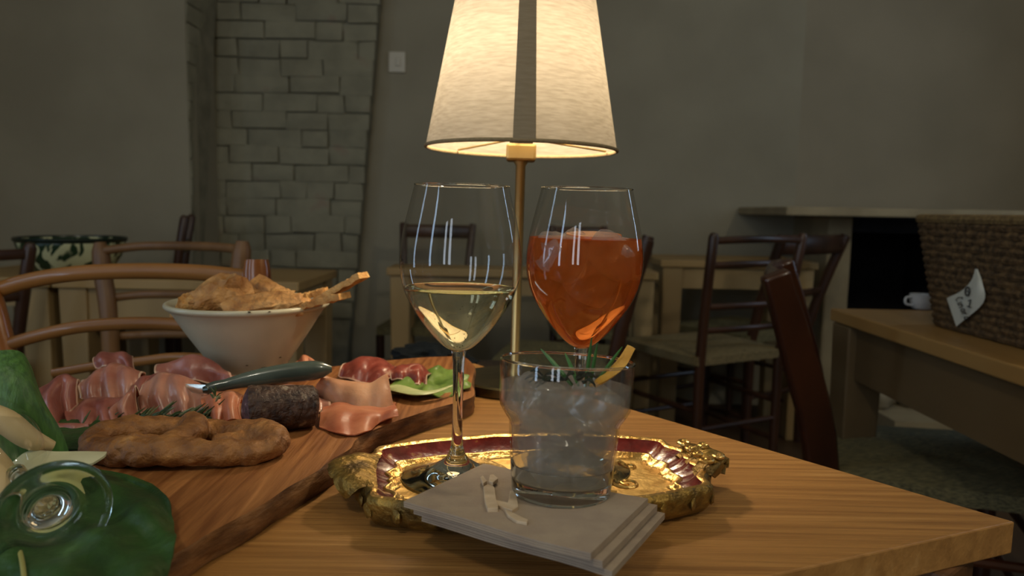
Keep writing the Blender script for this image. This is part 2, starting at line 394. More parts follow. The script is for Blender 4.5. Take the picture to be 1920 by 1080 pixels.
def blob(c, rad, rot=(0, 0, 0), amp=.15, sc=2.0, seed=0, sub=3, power=1.0):
    """lumpy rounded chunk"""
    bm = bmesh.new(); bmesh.ops.create_icosphere(bm, subdivisions=sub, radius=1)
    from mathutils import Euler
    M = Euler(rot).to_matrix(); mb = MB(); vs = []
    for q in bm.verts:
        p = q.co.copy()
        if power != 1.0: p = Vector([math.copysign(abs(x) ** power, x) for x in p])
        p *= 1 + amp * noise.noise(q.co * sc + Vector((seed * 5.1, seed * 2.7, seed * 9.3))) + amp * .5 * noise.noise(q.co * sc * 2.7 + Vector((seed, 3, 1))) + amp * .25 * noise.noise(q.co * sc * 7 + Vector((seed, 8, 2)))
        vs.append(Vector(c) + M @ Vector((p.x * rad[0], p.y * rad[1], p.z * rad[2])))
    mb.add(vs, [tuple(x.index for x in f.verts) for f in bm.faces]); bm.free(); return mb

TZ = .75          # near table top
BZ = .770         # top of serving board
FZ = .760         # tray floor

# ================================================================== ROOM
mb = MB().box((0, .6, -.05), (5.4, 7.0, .1)); fl = mb.build('floor', 'floor', smooth=False); struct(fl, 'dark brown floor')
struct(MB().box((0, .6, 3.05), (5.4, 7.0, .1)).build('ceiling', 'ceiling', smooth=False))
LWX = aty(352, 200, 3.2).x
# wall left of the brick pilaster, nearer to the camera
struct(MB().box(((-2.6 + LWX) / 2, 3.4, 1.5), (LWX + 2.6, .4, 3.0)).build('wall_back_left', 'plaster', smooth=False), 'grey plaster wall left of the brick pilaster')
CHX = aty(1500, 300, 3.57).x
JX0 = aty(1528, 600, 3.18).x; JX1 = aty(1592, 600, 3.18).x; OX1 = aty(1897, 600, 3.18).x
struct(MB().box(((-1.6 + CHX) / 2, 3.7, 1.5), (CHX + 1.6, .2, 3.0)).build('wall_back', 'plaster', smooth=False), 'grey plaster back wall')
# chimney breast, jambs and firebox
MZ = aty(1475, 390, 2.95).z
struct(MB().box(((CHX + 2.6) / 2, 3.695, (MZ + 3.0) / 2), (2.6 - CHX, .19, 3.0 - MZ)).build('wall_chimney', 'plaster_warm', smooth=False), 'warm plaster chimney breast above the mantelpiece')
fp = MB().box(((CHX + JX1) / 2, 3.5, (MZ - .03) / 2), (JX1 - CHX, .6, MZ - .03)).build('wall_fireplace', 'stone', smooth=False, bevel=.01); struct(fp, 'stone jamb of the fireplace')
MB().box(((OX1 + 2.6) / 2, 3.5, (MZ - .03) / 2), (2.6 - OX1, .6, MZ - .03)).build('jamb', 'stone', fp, smooth=False)
MB().box(((JX1 + OX1) / 2, 4.1, .6), (OX1 - JX1 + .1, .1, 1.4)).build('fireback', 'soot', fp, smooth=False)
MB().box((JX1 - .05 + .04, 3.82, .45), (.06, .56, .88)).build('firebox_side', 'soot', fp, smooth=False)
MB().box((OX1 + .01, 3.82, .45), (.06, .56, .88)).build('firebox_side', 'soot', fp, smooth=False)
MB().box(((JX1 + OX1) / 2, 3.7, MZ - .07), (OX1 - JX1 + .1, .9, .06)).build('firebox_top', 'soot', fp, smooth=False)
MB().box(((JX1 + OX1) / 2, 3.5, .10), (OX1 - JX1, 1.15, .2)).build('hearth', 'soot', fp, smooth=False)
mx0 = aty(1475, 390, 2.95).x
tag(MB().box(((mx0 + 2.6) / 2, 3.27, MZ - .012), (2.6 - mx0, .64, .036)).build('mantel_shelf', 'stone', smooth=False, bevel=.006), 'narrow stone mantel shelf above the dark fireplace', 'mantelpiece')
# side, rear walls with tall windows
def wall_with_windows(name, axis, pos, a0, a1, holes, mat, label):
    """axis 'x': wall in plane x=pos running along y; holes (c, width, z0, z1)"""
    cuts = sorted(holes); mb = MB(); a = a0
    def bx(p, q, z0, z1):
        if q - p < 1e-4: return
        if axis == 'x': mb.box((pos, (p + q) / 2, (z0 + z1) / 2), (.1, q - p, z1 - z0))
        else: mb.box(((p + q) / 2, pos, (z0 + z1) / 2), (q - p, .1, z1 - z0))
    for c, wd, z0, z1 in cuts:
        bx(a, c - wd / 2, 0, 3); bx(c - wd / 2, c + wd / 2, 0, z0); bx(c - wd / 2, c + wd / 2, z1, 3); a = c + wd / 2
    bx(a, a1, 0, 3)
    o = mb.build(name, mat, smooth=False); struct(o, label); return o
wall_with_windows('wall_left', 'x', -2.65, -2.7, 3.8, [(-1.35, .32, .55, 2.55), (.55, .26, .55, 2.55)], 'plaster', 'plaster wall with two tall windows left of the table')
wall_with_windows('wall_right', 'x', 2.65, -2.7, 4.2, [(2.15, .22, .95, 2.55)], 'plaster_warm', 'plaster wall with a narrow window right of the fireplace')
wall_with_windows('wall_rear', 'y', -2.65, -2.6, 2.6, [(-1.55, .32, .65, 2.55), (-.95, .32, .65, 2.55)], 'plaster', 'plaster wall with two narrow windows behind the viewer')
def win(n, axis, pos, c, wd, z0, z1):
    f = MB()
    def bar(a, b, p, q):
        if axis == 'x': f.box((pos, (a + b) / 2, (p + q) / 2), (.06, b - a, q - p))
        else: f.box(((a + b) / 2, pos, (p + q) / 2), (b - a, .06, q - p))
    t = .03
    bar(c - wd / 2, c + wd / 2, z0, z0 + t); bar(c - wd / 2, c + wd / 2, z1 - t, z1); bar(c - wd / 2, c - wd / 2 + t, z0, z1); bar(c + wd / 2 - t, c + wd / 2, z0, z1)
    o = f.build('window_%d' % n, 'frame_white', smooth=False); struct(o, 'white window frame')
win(1, 'x', -2.66, -1.35, .32, .55, 2.55); win(2, 'x', -2.66, .55, .26, .55, 2.55); win(3, 'x', 2.66, 2.15, .22, .95, 2.55); win(4, 'y', -2.66, -1.55, .32, .65, 2.55); win(5, 'y', -2.66, -.95, .32, .65, 2.55)

# brick pilaster ------------------------------------------------------
BY = 3.50
def bl(z):   # left and right edge of the brick face, both leaning
    a = aty(405, 0, BY); b = aty(372, 430, BY); t = (z - a.z) / (b.z - a.z); return a.x + (b.x - a.x) * t
def br(z):
    a = aty(712, 0, BY); b = aty(655, 660, BY); t = (z - a.z) / (b.z - a.z); return a.x + (b.x - a.x) * t
z0, z1 = 0.0, 2.2
bw = MB()
bw.add([(bl(z0), BY + .012, z0), (br(z0) - .01, BY + .012, z0), (br(z1) - .01, BY + .012, z1), (bl(z1), BY + .012, z1),
        (bl(z0), 3.62, z0), (br(z0) - .01, 3.62, z0), (br(z1) - .01, 3.62, z1), (bl(z1), 3.62, z1)],
       [(0, 1, 2, 3), (7, 6, 5, 4), (1, 5, 6, 2), (4, 0, 3, 7), (3, 2, 6, 7), (0, 4, 5, 1)])
bw.add([(LWX - .01, 3.21, z0), (LWX - .01, 3.21, z1), (bl(z1) - .015, BY + .02, z1), (bl(z0) - .015, BY + .02, z0)], [(0, 1, 2, 3)])
brickwall = bw.build('wall_pilaster', 'mortar', smooth=False); struct(brickwall, 'painted brick pilaster leaning to the left')
def brick(q, nrm, depth):
    """q four corners ccw; raised rough brick"""
    q = [Vector(p) for p in q]; c = sum(q, Vector()) / 4; J = lambda s: Vector((random.uniform(-s, s), random.uniform(-s, s), random.uniform(-s, s)))
    back = [p - nrm * .01 for p in q]; mid = [p + nrm * depth * .6 + J(.0045) for p in q]
    top = [p + (c - p).normalized() * .008 + nrm * depth * random.uniform(.8, 1.3) + J(.0025) for p in q]
    mb = MB().add(back + mid + top, [(0, 1, 5, 4), (1, 2, 6, 5), (2, 3, 7, 6), (3, 0, 4, 7), (4, 5, 9, 8), (5, 6, 10, 9), (6, 7, 11, 10), (7, 4, 8, 11), (8, 9, 10, 11)])
    return mb.build('brick', 'painted_brick', brickwall, smooth=True, angle=60)
ch = .083; zz = .42; k = 0
while zz < 2.05:
    za, zb = zz + random.uniform(-.001, .003), zz + ch - random.uniform(-.001, .003)
    x = bl((za + zb) / 2); xr = br((za + zb) / 2); first = True
    while x < xr - .01:
        L = random.choice((.13, .2, .24, .26)) if not (first and k % 2) else .12
        first = False
        if xr - (x + L) < .07: L = xr - x
        j = random.uniform(-.006, .006)
        brick([(x + .003, BY, za + j), (x + L - .003, BY, za + j), (x + L - .003, BY, zb + j), (x + .003, BY, zb + j)], Vector((0, -1, 0)), .0055)
        x += L
    # reveal brick ends receding from the nearer wall
    A0, A1 = Vector((LWX, 3.205, za)), Vector((LWX, 3.205, zb)); B0, B1 = Vector((bl(za), BY, za)), Vector((bl(zb), BY, zb))
    n = (B0 - A0).cross(Vector((0, 0, 1))).normalized()
    brick([A0, B0, B1, A1], n, .008)
    zz += ch; k += 1
sw = aty(745, 117, 3.6)
s_ = thing('light_switch', 'cream square light switch on the wall right of the brick pilaster', 'switch', sw)
MB().box(sw + Vector((0, -.006, 0)), (.082, .012, .098)).build('plate', 'switch', s_, smooth=False, bevel=.003)
MB().box(sw + Vector((.006, -.015, 0)), (.022, .008, .04)).build('rocker', 'switch', s_, smooth=False, bevel=.002)

# ================================================================== NEAR TABLE
C1 = onz(1903, 978, TZ); C2 = onz(889, 681, TZ); near = onz(1440, 1080, TZ)
ed = (near - C1).normalized()
C3 = C2 + ed * 1.15; C4 = C1 + ed * 1.15
tb = thing('dining_table', 'brown oak dining table carrying the lamp, tray and serving board', 'table', ((C1 + C4) / 2).to_tuple()[:2] + (0,))
def poly(*p): return [(q.x, q.y) for q in p]
ctr = (C1 + C2 + C3 + C4) / 4
def inset(p, t): return p + (ctr - p).normalized() * t
MB().prism(poly(C1, C2, C3, C4), TZ - .024, TZ).build('tabletop', 'table_wood', tb, smooth=False, bevel=.0012)
I = [inset(p, .05) for p in (C1, C2, C3, C4)]
for a, b in zip(I, I[1:] + I[:1]):
    d = (b - a); L = d.length; an = math.atan2(d.y, d.x); mid = (a + b) / 2
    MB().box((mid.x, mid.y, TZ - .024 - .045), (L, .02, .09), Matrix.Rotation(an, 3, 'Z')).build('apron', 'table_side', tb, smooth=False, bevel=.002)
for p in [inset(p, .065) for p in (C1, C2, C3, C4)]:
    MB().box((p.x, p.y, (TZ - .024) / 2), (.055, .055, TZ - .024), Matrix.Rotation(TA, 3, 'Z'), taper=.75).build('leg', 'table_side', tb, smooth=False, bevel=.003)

# ================================================================== LAMP
LP = onz(964, 714, .762); LX, LY = LP.x, .865
lamp = thing('table_lamp', 'brass table lamp with lit conical cream fabric shade behind the glasses', 'lamp', (LX, LY, TZ))
lamp.rotation_euler = (0, R(.7), 0)
bpy.context.view_layer.update()
MB().lathe([(0, 0), (.064, 0), (.066, .002), (.066, .011), (.064, .013), (.012, .0145), (0, .0145)], 64).build('base', 'brass_dark', lamp, True)
MB().lathe([(0, .013), (.0085, .013), (.0085, .02), (.0058, .024), (.0058, .268), (.0085, .272), (.0085, .290), (0, .29)], 24).build('pole', 'brass', lamp, True)
MB().box((0, 0, .283), (.035, .035, .020)).build('collar', 'brass', lamp, True, smooth=False, bevel=.003)
ZB = .2865 ; ZT = ZB + .182; RB = .1125; RT = .079
def cone(n, ra, za, rb, zb, th, a0=0, a1=2 * math.pi):
    mb = MB(); full = abs(a1 - a0 - 2 * math.pi) < 1e-6
    rows = []
    for i in range(9):
        t = i / 8; r = ra + (rb - ra) * t; z = za + (zb - za) * t
        rows.append([(r * math.cos(a0 + (a1 - a0) * j / n), r * math.sin(a0 + (a1 - a0) * j / n), z) for j in range(n + 1)])
    return mb.grid(rows, th)
cone(72, RB, ZB, RT, ZT, 0).build('lamp_shade', 'shade', lamp, True)
MB().tube(cr([(LX - .05, LY + .04, TZ + .004), (LX - .068, LY + .075, TZ + .0035), (LX - .075, LY + .10, TZ + .012), (LX - .10, LY + .15, TZ - .02), (LX - .11, LY + .17, TZ - .30)], 24), .0022, 8).build('cord', 'black_plastic', lamp)
sh = [c for c in lamp.children if c.name.startswith('lamp_shade')][0]
sa = R(-90) + R(1)
cone(4, RB + .0012, ZB, RT + .0012, ZT, .0008, sa - .105, sa + .105).build('seam', 'shade_seam', sh, True)
mb = MB().tube([(RB * math.cos(a), RB * math.sin(a), ZB + .001) for a in [2 * math.pi * j / 64 for j in range(64)]], .0022, 8, closed=True); mb.build('bottom_trim', 'fabric_trim', sh, True)
mb = MB().tube([(RT * math.cos(a), RT * math.sin(a), ZT - .001) for a in [2 * math.pi * j / 64 for j in range(64)]], .0022, 8, closed=True); mb.build('top_trim', 'fabric_trim', sh, True)
for a in (.3, .3 + 2.094, .3 + 4.189):
    MB().tube([(.008 * math.cos(a), .008 * math.sin(a), .30), (RB * .97 * math.cos(a), RB * .97 * math.sin(a), ZB + .004)], .0012, 6).build('spoke', 'brass', lamp, True)
MB().lathe([(0, .29), (.014, .29), (.014, .335), (.011, .338), (0, .338)], 20).build('socket', 'black_plastic', lamp, True)
ll = bpy.data.lights.new('bulb_light', 'POINT'); ll.energy = LAMP_POWER; ll.color = (1.0, .80, .55); ll.shadow_soft_size = .024
ll.cycles.is_caustics_light = True
lo_ = bpy.data.objects.new('bulb_light', ll); lo_.location = (LX, LY, TZ + .386); COL.objects.link(lo_)
MB().lathe([(0, .336), (.012, .338), (.014, .348), (.024, .368), (.0285, .386), (.026, .404), (.015, .415), (0, .418)], 24).build('bulb', 'glass_thin', lamp, True)

# ================================================================== TRAY
tc = Vector((.019, .531, 0)); trot = R(8)
tray = thing('serving_tray', 'gilded and red lacquered ornate tray under the three drinks', 'tray', (tc.x, tc.y, TZ), trot)
q = [(0, .0785), (.022, .0795), (.045, .0745), (.062, .0735), (.085, .068), (.104, .061), (.121, .053), (.123, .038), (.133, .022), (.130, .008), (.132, 0)]
out = [Vector((x, y, 0)) for x, y in q] + [Vector((x, -y, 0)) for x, y in q[-2::-1]]
out = out + [Vector((-x, y, 0)) for x, y, _ in out[-2:0:-1]]
O = crc(out, 160)
def ring(off, z):
    res = []
    for p in O:      # inward towards the nearest point of the tray's spine, so rings never cross
        c = Vector((max(-.06, min(.06, p.x * .62)), 0, 0)); d = p - c; L = d.length
        q_ = c + d * ((L - off) / L); res.append(Vector((q_.x, q_.y, z)))
    return res
def band(specs, name, mat, fill=False, par=None):
    mb = MB(); rs = [ring(o, z) for o, z in specs]; k = 0
    for r in rs: mb.v += r
    for i in range(len(rs) - 1):
        for j in range(160): mb.f.append((i * 160 + j, i * 160 + (j + 1) % 160, (i + 1) * 160 + (j + 1) % 160, (i + 1) * 160 + j))
    if fill:
        mb.v.append(Vector((0, 0, specs[-1][1]))); c = len(mb.v) - 1; b = (len(rs) - 1) * 160
        for j in range(160): mb.f.append((b + j, b + (j + 1) % 160, c))
    return mb.build(name, mat, par or tray, True, angle=60)
band([(.016, .0), (.006, .003), (.001, .010), (.0, .018), (.0005, .0215), (.003, .0235)], 'side', 'gold_old')
band([(.003, .0235), (.006, .0238), (.0085, .0225)], 'rim', 'gold')
band([(.0085, .0225), (.014, .0175), (.021, .0145)], 'red_band', 'lacquer_red')
band([(.021, .0145), (.0225, .0155), (.0245, .0150), (.0265, .0125), (.028, .0125), (.030, .0105)], 'inner_border', 'gold')
fl_ = band([(.030, .0105), (.034, .010)], 'floor', 'gold_floor', fill=True); fl_.name = 'tray_floor'
bt = band([(.016, .0), (.03, .0)], 'underside', 'gold_old', fill=True)
# engraved scroll ornaments standing proud on the floor and the side
def spiral(c, r, turns, z, th, sgn=1, a0=0, flat=True, axis=None):
    pts = []
    for i in range(22):
        t = i / 21; a = a0 + sgn * t * turns * 2 * math.pi; rr = r * (1 - .82 * t)
        pts.append(Vector((c[0] + rr * math.cos(a), c[1] + rr * math.sin(a), z)))
    return pts, [th * (1 - .5 * i / 21) for i in range(22)]
for sx in (-1, 1):
    for (cx, cyy, r, s0) in ((.030, .030, .013, 1), (.058, .018, .012, -1), (.070, -.012, .011, 1), (.022, -.032, .012, -1), (.082, .024, .009, 1), (.05, -.036, .010, 1)):
        p, rd = spiral((sx * cx, cyy), r, 1.4, .0103, .0016, sx * s0, random.uniform(0, 6)); MB().tube(p, rd, 6).build('scroll', 'gold', fl_, True)
# side beading: leaf knobs around the outer wall
rg = ring(.001, .013)
for j in range(0, 160, 5):
    p = rg[j]; MB().add(*(lambda b: (b.v, b.f))(blob(p, (.0020, .0066, .0055), (0, 0, math.atan2(p.y, p.x)), .25, 2, j, 2))).build('side_leaf', 'gold_old', tray, True)
def handle(sx):
    h = thing('x', 'x', 'x'); bpy.data.objects.remove(h)
    rows = []
    nR, nC = 14, 26
    for i in range(nR):
        t = i / (nR - 1); row = []
        for j in range(nC):
            s = j / (nC - 1) * 2 - 1
            wd = .036 * (1 - .30 * t) * (1 + .06 * math.cos(t * 9))
            lob = (.004 if sx > 0 else .0015) * abs(math.sin(s * 4.2 * math.pi / 2 + .4)) * (.3 + t)
            x = .120 + .030 * t + lob - .012 * s * s * (.3 + t)
            y = s * wd
            z = (.0205 if sx > 0 else .0195) + (.009 if sx > 0 else .005) * math.sin(t * math.pi * .85) + (.0022 if sx > 0 else .0008) * math.cos(s * 10 * math.pi / 2) * (.4 + .6 * t) - .006 * abs(s) ** 3
            row.append(Vector((sx * x, y, z)))
        rows.append(row)
    hd = MB().grid(rows, .006).build('handle', 'gold_old', tray, True, angle=60)
    for s in (-1, 1):
        for (cx, cyy, r) in ((.128, .020, .0065), (.141, .012, .005), (.127, .006, .004)):
            p, rd = spiral((sx * cx, s * cyy), r, 1.3, .0295 if sx > 0 else .0240, .0019 if sx > 0 else .0010, sx * s, 1.0); MB().tube(p, rd, 7).build('volute', 'gold', hd, True)
    return hd
handle(-1); handle(1)

# ================================================================== GLASSES
def wine_glass(name, label, loc, level, liquid, tilt=(0, 0), bub=None):
    g = thing(name, label, 'wine glass', loc, 0, None); g.rotation_euler = (tilt[0], tilt[1], 0)
    k = 1.0
    bowl = [(.0040, .0985), (.010, .1010), (.0165, .1065), (.0245, .1155), (.0325, .1265), (.0400, .1395), (.0440, .1520), (.0455, .1640), (.0450, .1760), (.0425, .1910), (.0390, .2060), (.0350, .2225)]
    P = cr([(r, 0, z) for r, z in bowl], 40)
    b = MB().lathe([(0, .0980)] + [(p.x, p.z) for p in P], 72); bo = b.build('bowl', 'glass_thin', g, True)
    MB().tube([(.0350 * math.cos(a), .0350 * math.sin(a), .2225) for a in [2 * math.pi * j / 72 for j in range(72)]], .0006, 8, closed=True).build('rim', 'glass_solid', bo, True)
    st = [(0, .0990), (.0060, .0992), (.0052, .0960), (.0044, .088), (.0040, .07), (.0038, .05), (.0040, .034), (.0048, .024), (.0065, .018), (.0095, .0135), (.018, .0080), (.030, .0040), (.0405, .0018), (.0425, .0010), (.0418, .0003), (.030, .0006), (.012, .0016), (0, .0020)]
    MB().lathe(st, 64).build('stem_and_foot', 'glass_solid', g, True)
    # liquid body fills the bowl up to its level
    Q = [(max(0, p.x - .0006), p.z) for p in P if p.z < level - .001]
    rl = 0
    for p, p2 in zip(P, P[1:]):
        if p.z <= level <= p2.z: rl = p.x + (p2.x - p.x) * (level - p.z) / (p2.z - p.z) - .0006
    pr = [(0, .0988)] + Q + [(rl, level), (rl - .0014, level - .0004), (0, level - .0006)]
    MB().lathe(pr, 72).build('drink', liquid, g, True, angle=50)
    return g, rl
WG, _ = wine_glass('wine_glass', 'stemmed glass half filled with pale sparkling white wine', (-.0405, .538, FZ + .0003), .9095 - FZ - .003, 'wine', (0, R(.6)))
SG, srl = wine_glass('wine_glass', 'stemmed glass filled with orange spritz and ice', (.0545, .560, FZ + .0003), .9466 - FZ - .002, 'spritz', (0, R(.5)))
lvl = .9466 - FZ - .002
random.seed(5); bub = MB()
for i in range(46):
    zb = random.uniform(.104, .146); rb = .0030 + (zb - .0985) * .82; a = random.uniform(2.6, 5.2)
    b_ = blob((rb * math.cos(a), rb * math.sin(a), zb), (.00045,) * 3, (0, 0, 0), 0, 1, 0, 1); bub.add(b_.v, b_.f)
bo_ = bub.build('bubbles', 'bubble', WG, True); bo_['kind'] = 'stuff'
for i, (x, y, dz, s, e) in enumerate(((-.020, -.018, -.013, .0175, (.3, .2, .5)), (.018, -.019, -.012, .0165, (.5, .4, 1.0)), (-.004, .017, -.011, .016, (.2, .7, .3)), (.024, .012, -.013, .014, (.9, .1, .2)), (.003, -.010, -.030, .016, (.3, .5, .1)))):
    blob((x, y, lvl + dz), (s, s, s * .9), e, .10, 1.5, i, 4, .55).build('ice_cube', 'ice_cloudy', SG, True)
sl = MB().lathe([(0, -.002), (.022, -.002), (.0225, 0), (.022, .002), (0, .002)], 32)
for q_ in sl.v: q_.y *= .8; q_ += Vector((.008, .012, lvl + .001 + .10 * q_.y))
sl.build('orange_slice', 'orange_slice', SG, True)

# rocks glass, standing on the tilted napkins
NL = onz(757, 943, .786); NF = onz(1108, 1044, .7935); NR = onz(1215, 940, .786)
rg_loc = onz(1051, 927, .7845)
rk = thing('tumbler', 'short stacking tumbler of clear iced cocktail with herbs and lemon peel', 'tumbler', rg_loc)
rk.rotation_euler = (R(-5.0), R(1.8), 0); rk.scale = (.965, .965, .93)
outp = [(0, .0), (.029, .0), (.0318, .0012), (.0330, .004), (.0345, .022), (.0362, .043), (.0366, .0485), (.0374, .0520), (.0412, .0575), (.0432, .0615), (.0438, .066), (.0441, .080), (.0446, .0915), (.0444, .0928)]
inp = [(.0434, .0928), (.0431, .080), (.0428, .066), (.0420, .0620), (.0400, .0580), (.0362, .0525), (.0354, .0485), (.0350, .043), (.0333, .022), (.0318, .0125), (.026, .0105), (0, .0105)]
MB().lathe(outp[4:] + inp[:9], 72).build('glass_wall', 'glass_thin', rk, True, angle=50)
MB().lathe(outp[:5] + [(.0333, .022), (.0318, .0125), (.026, .0105), (0, .0105)], 72).build('glass_base', 'glass_solid', rk, True, angle=50)
MB().tube([(.0439 * math.cos(a), .0439 * math.sin(a), .0928) for a in [2 * math.pi * j / 72 for j in range(72)]], .0009, 8, closed=True).build('rim', 'glass_solid', rk, True)
lq = [(0, .0108), (.026, .0108), (.0314, .0128), (.0328, .022), (.0347, .043), (.0352, .0485), (.0360, .0528), (.0397, .0582), (.0417, .0622), (.0425, .066), (.0427, .0765), (.041, .0768), (0, .0768)]
MB().lathe([(r * .998, z) for r, z in lq], 72).build('drink', 'gin_cloudy', rk, True, angle=50)
for i, (x, y, z, s, e) in enumerate(((-.017, -.012, .066, .017, (.2, .3, .5)), (.018, -.010, .064, .016, (.5, .2, 1.1)), (.0, .017, .064, .017, (.1, .6, .2)), (-.012, -.006, .038, .016, (.7, .1, .3)), (.012, .006, .036, .015, (.2, .8, .9)), (.0, .0, .024, .015, (.4, .4, .4)), (-.014, .012, .052, .014, (.9, .2, .4)), (.016, -.006, .050, .014, (.1, .9, .7)), (-.010, -.014, .024, .012, (.3, .9, .2)), (.013, -.010, .022, .011, (.6, .3, .8)))):
    blob((x, y, z), (s, s, s * .9), e, .10, 1.5, i + 9, 4, .45).build('ice_cube', 'ice_cloudy', rk, True)
# garnish
hb = MB()
for i in range(16):
    a = random.uniform(0, 6.28); r0 = random.uniform(0, .012); p = Vector((-.002 + r0 * math.cos(a) * 1.6, -.010 + r0 * math.sin(a), .080))
    d = Vector((math.cos(a) * .012, math.sin(a) * .008, random.uniform(-.004, .004)))
    G = surf([[p - d * .2 + Vector((0, 0, .002)), p + d * .5 + Vector((.001, -.004, .003)), p + d], [p, p + d * .5 + Vector((0, 0, .005)), p + d], [p + Vector((.002, .004, 0)), p + d * .5 + Vector((0, .005, .002)), p + d]], 6, 7)
    hb.grid(G, .0006)
hb.build('dark_herb', 'herb_dark', rk, True)
for i, (dx, dy, hh, bend) in enumerate(((.004, .0, .034, .003), (.000, .002, .022, -.010), (-.004, .003, .024, -.022), (.010, .004, .028, .018), (.007, .001, .030, .004))):
    b = Vector((.008 + dx, -.006 + dy, .076)); t = b + Vector((bend, .002, hh)); mdl = (b + t) / 2 + Vector((bend * .1, 0, .003))
    MB().tube(cr([b, mdl, t], 8), [.0013, .0017, .0019, .0019, .0017, .0014, .001, .0004], 6, flat=(1, .5)).build('herb_blade', 'herb_green', rk, True)
pe = [[Vector((.018, -.020, .0765)), Vector((.021, -.0265, .0775)), Vector((.024, -.028, .076))],
      [Vector((.026, -.012, .084)), Vector((.030, -.016, .083)), Vector((.033, -.018, .079))],
      [Vector((.034, -.006, .094)), Vector((.039, -.009, .092)), Vector((.043, -.010, .086))],
      [Vector((.040, .0, .104)), Vector((.044, -.001, .103)), Vector((.049, -.002, .099))]]
pe = [[r[0].lerp(r[2], t) + Vector((-.004 * (1 - i_ / 3), .012, .001 * math.sin(t * 3))) for t in (.12, .4, .68)] for i_, r in enumerate(pe)]
MB().grid(surf(pe, 12, 8), .0016).build('lemon_peel', 'lemon_peel', rk, True)

# ================================================================== NAPKINS
def napkin(dx, dz, i, lab, shr=1.0):
    A, B, D = NL + Vector((0, 0, -dz)), NF + Vector((0, 0, -dz)), NR + Vector((0, 0, -dz))
    off = (D - B).normalized() * 0 + (D - NL).normalized() * dx
    A, B, D = A + off, B + off, D + off; Cc = A + D - B
    rows = []
    for k in range(7):
        t = k / 6; p, q_ = A.lerp(Cc, t), B.lerp(D, t)
        rows.append([p.lerp(q_, s / 8) + Vector((0, 0, .0010 * math.sin(s * .9 + i) * (s / 8))) for s in range(9)])
    th = .0011
    nb = MB()
    for kk in range(3):
        nb.grid([[p - Vector((0, 0, kk * .0013)) for p in r] for r in rows], th)
    return tag(nb.build('paper_napkin', 'napkin', smooth=False), lab, 'napkin', 'folded napkins beside the tumbler')
napkin(0, 0, 0, 'topmost taupe paper napkin in the stack under the tumbler')
napkin(.006, .0043, 1, 'middle taupe paper napkin of the stack under the tumbler')
napkin(.011, .0086, 2, 'lowest taupe paper napkin of the stack under the tumbler')
# small pale cutout piece lying on the napkins
nn = (NF - NL).cross(NR - NL).normalized();  nn = nn if nn.z > 0 else -nn
def onnap(u, v, h=0):
    d = ray(u, v); t = (NL - CAM).dot(nn) / d.dot(nn); return CAM + d * t + nn * h
ct = thing('wooden_cutout', 'small pale cutout piece with prongs lying on the napkins', 'cutout', onnap(940, 945))
def slab(px, h0, h1, nm):
    a = [onnap(u, v, h0) for u, v in px]; b = [onnap(u, v, h1) for u, v in px]; n = len(px)
    MB().add(a + b, [tuple(range(n))[::-1], tuple(range(n, 2 * n))] + [(j, (j + 1) % n, n + (j + 1) % n, n + j) for j in range(n)]).build(nm, 'cutout', ct, smooth=False, bevel=.0004)
slab([(906, 922), (912, 918), (922, 917), (928, 925), (930, 945), (934, 955), (934, 963), (914, 964), (909, 950)], .0005, .0035, 'body')
slab([(928, 946), (952, 951), (956, 928), (966, 928), (970, 945), (972, 958), (960, 966), (948, 962), (932, 955)], .0005, .0030, 'body')
slab([(946, 962), (956, 966), (990, 982), (988, 988), (968, 984), (952, 973)], .0005, .0025, 'tail')
slab([(906, 922), (900, 910), (905, 906), (913, 917)], .003, .0055, 'prong')
slab([(916, 917), (918, 905), (925, 904), (934, 912), (924, 920)], .003, .0055, 'prong')

# ================================================================== SERVING BOARD
bpx = [(130, 1160), (240, 1090), (318, 1046), (380, 1008), (440, 975), (500, 940), (545, 912), (600, 880), (645, 848), (668, 827), (690, 812), (720, 798), (770, 780), (830, 762), (872, 750), (889, 738), (889, 715), (882, 672), (820, 668), (740, 674), (600, 688)]
bp_ = [onz(u, v, BZ) for u, v in bpx]
bp_ += [Vector((-.30, .875, BZ)), Vector((-.42, .80, BZ)), Vector((-.52, .70, BZ)), Vector((-.55, .55, BZ)), Vector((-.50, .42, BZ)), Vector((-.42, .34, BZ)), Vector((-.34, .30, BZ))]
bb = crc(bp_, 150)
bd = thing('serving_board', 'live-edge wooden serving board under the cold cuts and bread', 'board', (-.28, .58, TZ))
cb = sum(bb, Vector()) / len(bb)
mb = MB(); rows = []
for sc_, z in ((.985, TZ + .0005), (1.0 - .006, TZ + .004), (1.0 + .004, TZ + .010), (1.0, BZ - .003), (.992, BZ)):
    rows.append([Vector((cb.x + (p.x - cb.x) * sc_, cb.y + (p.y - cb.y) * sc_, z)) + Vector((1, .6, 0)) * .004 * noise.noise(p * 30 + Vector((0, 0, z * 90))) for p in bb])
for r in rows: mb.v += r
n = len(bb)
for i in range(4):
    for j in range(n): mb.f.append((i * n + j, i * n + (j + 1) % n, (i + 1) * n + (j + 1) % n, (i + 1) * n + j))
mb.f.append(tuple(range(n))[::-1]); mb.build('bark_edge', 'board_edge', bd)
mb = MB(); mb.v += [p.copy() for p in rows[-1]]; mb.f.append(tuple(range(n))); mb.build('board_top', 'board_wood', bd, smooth=False)

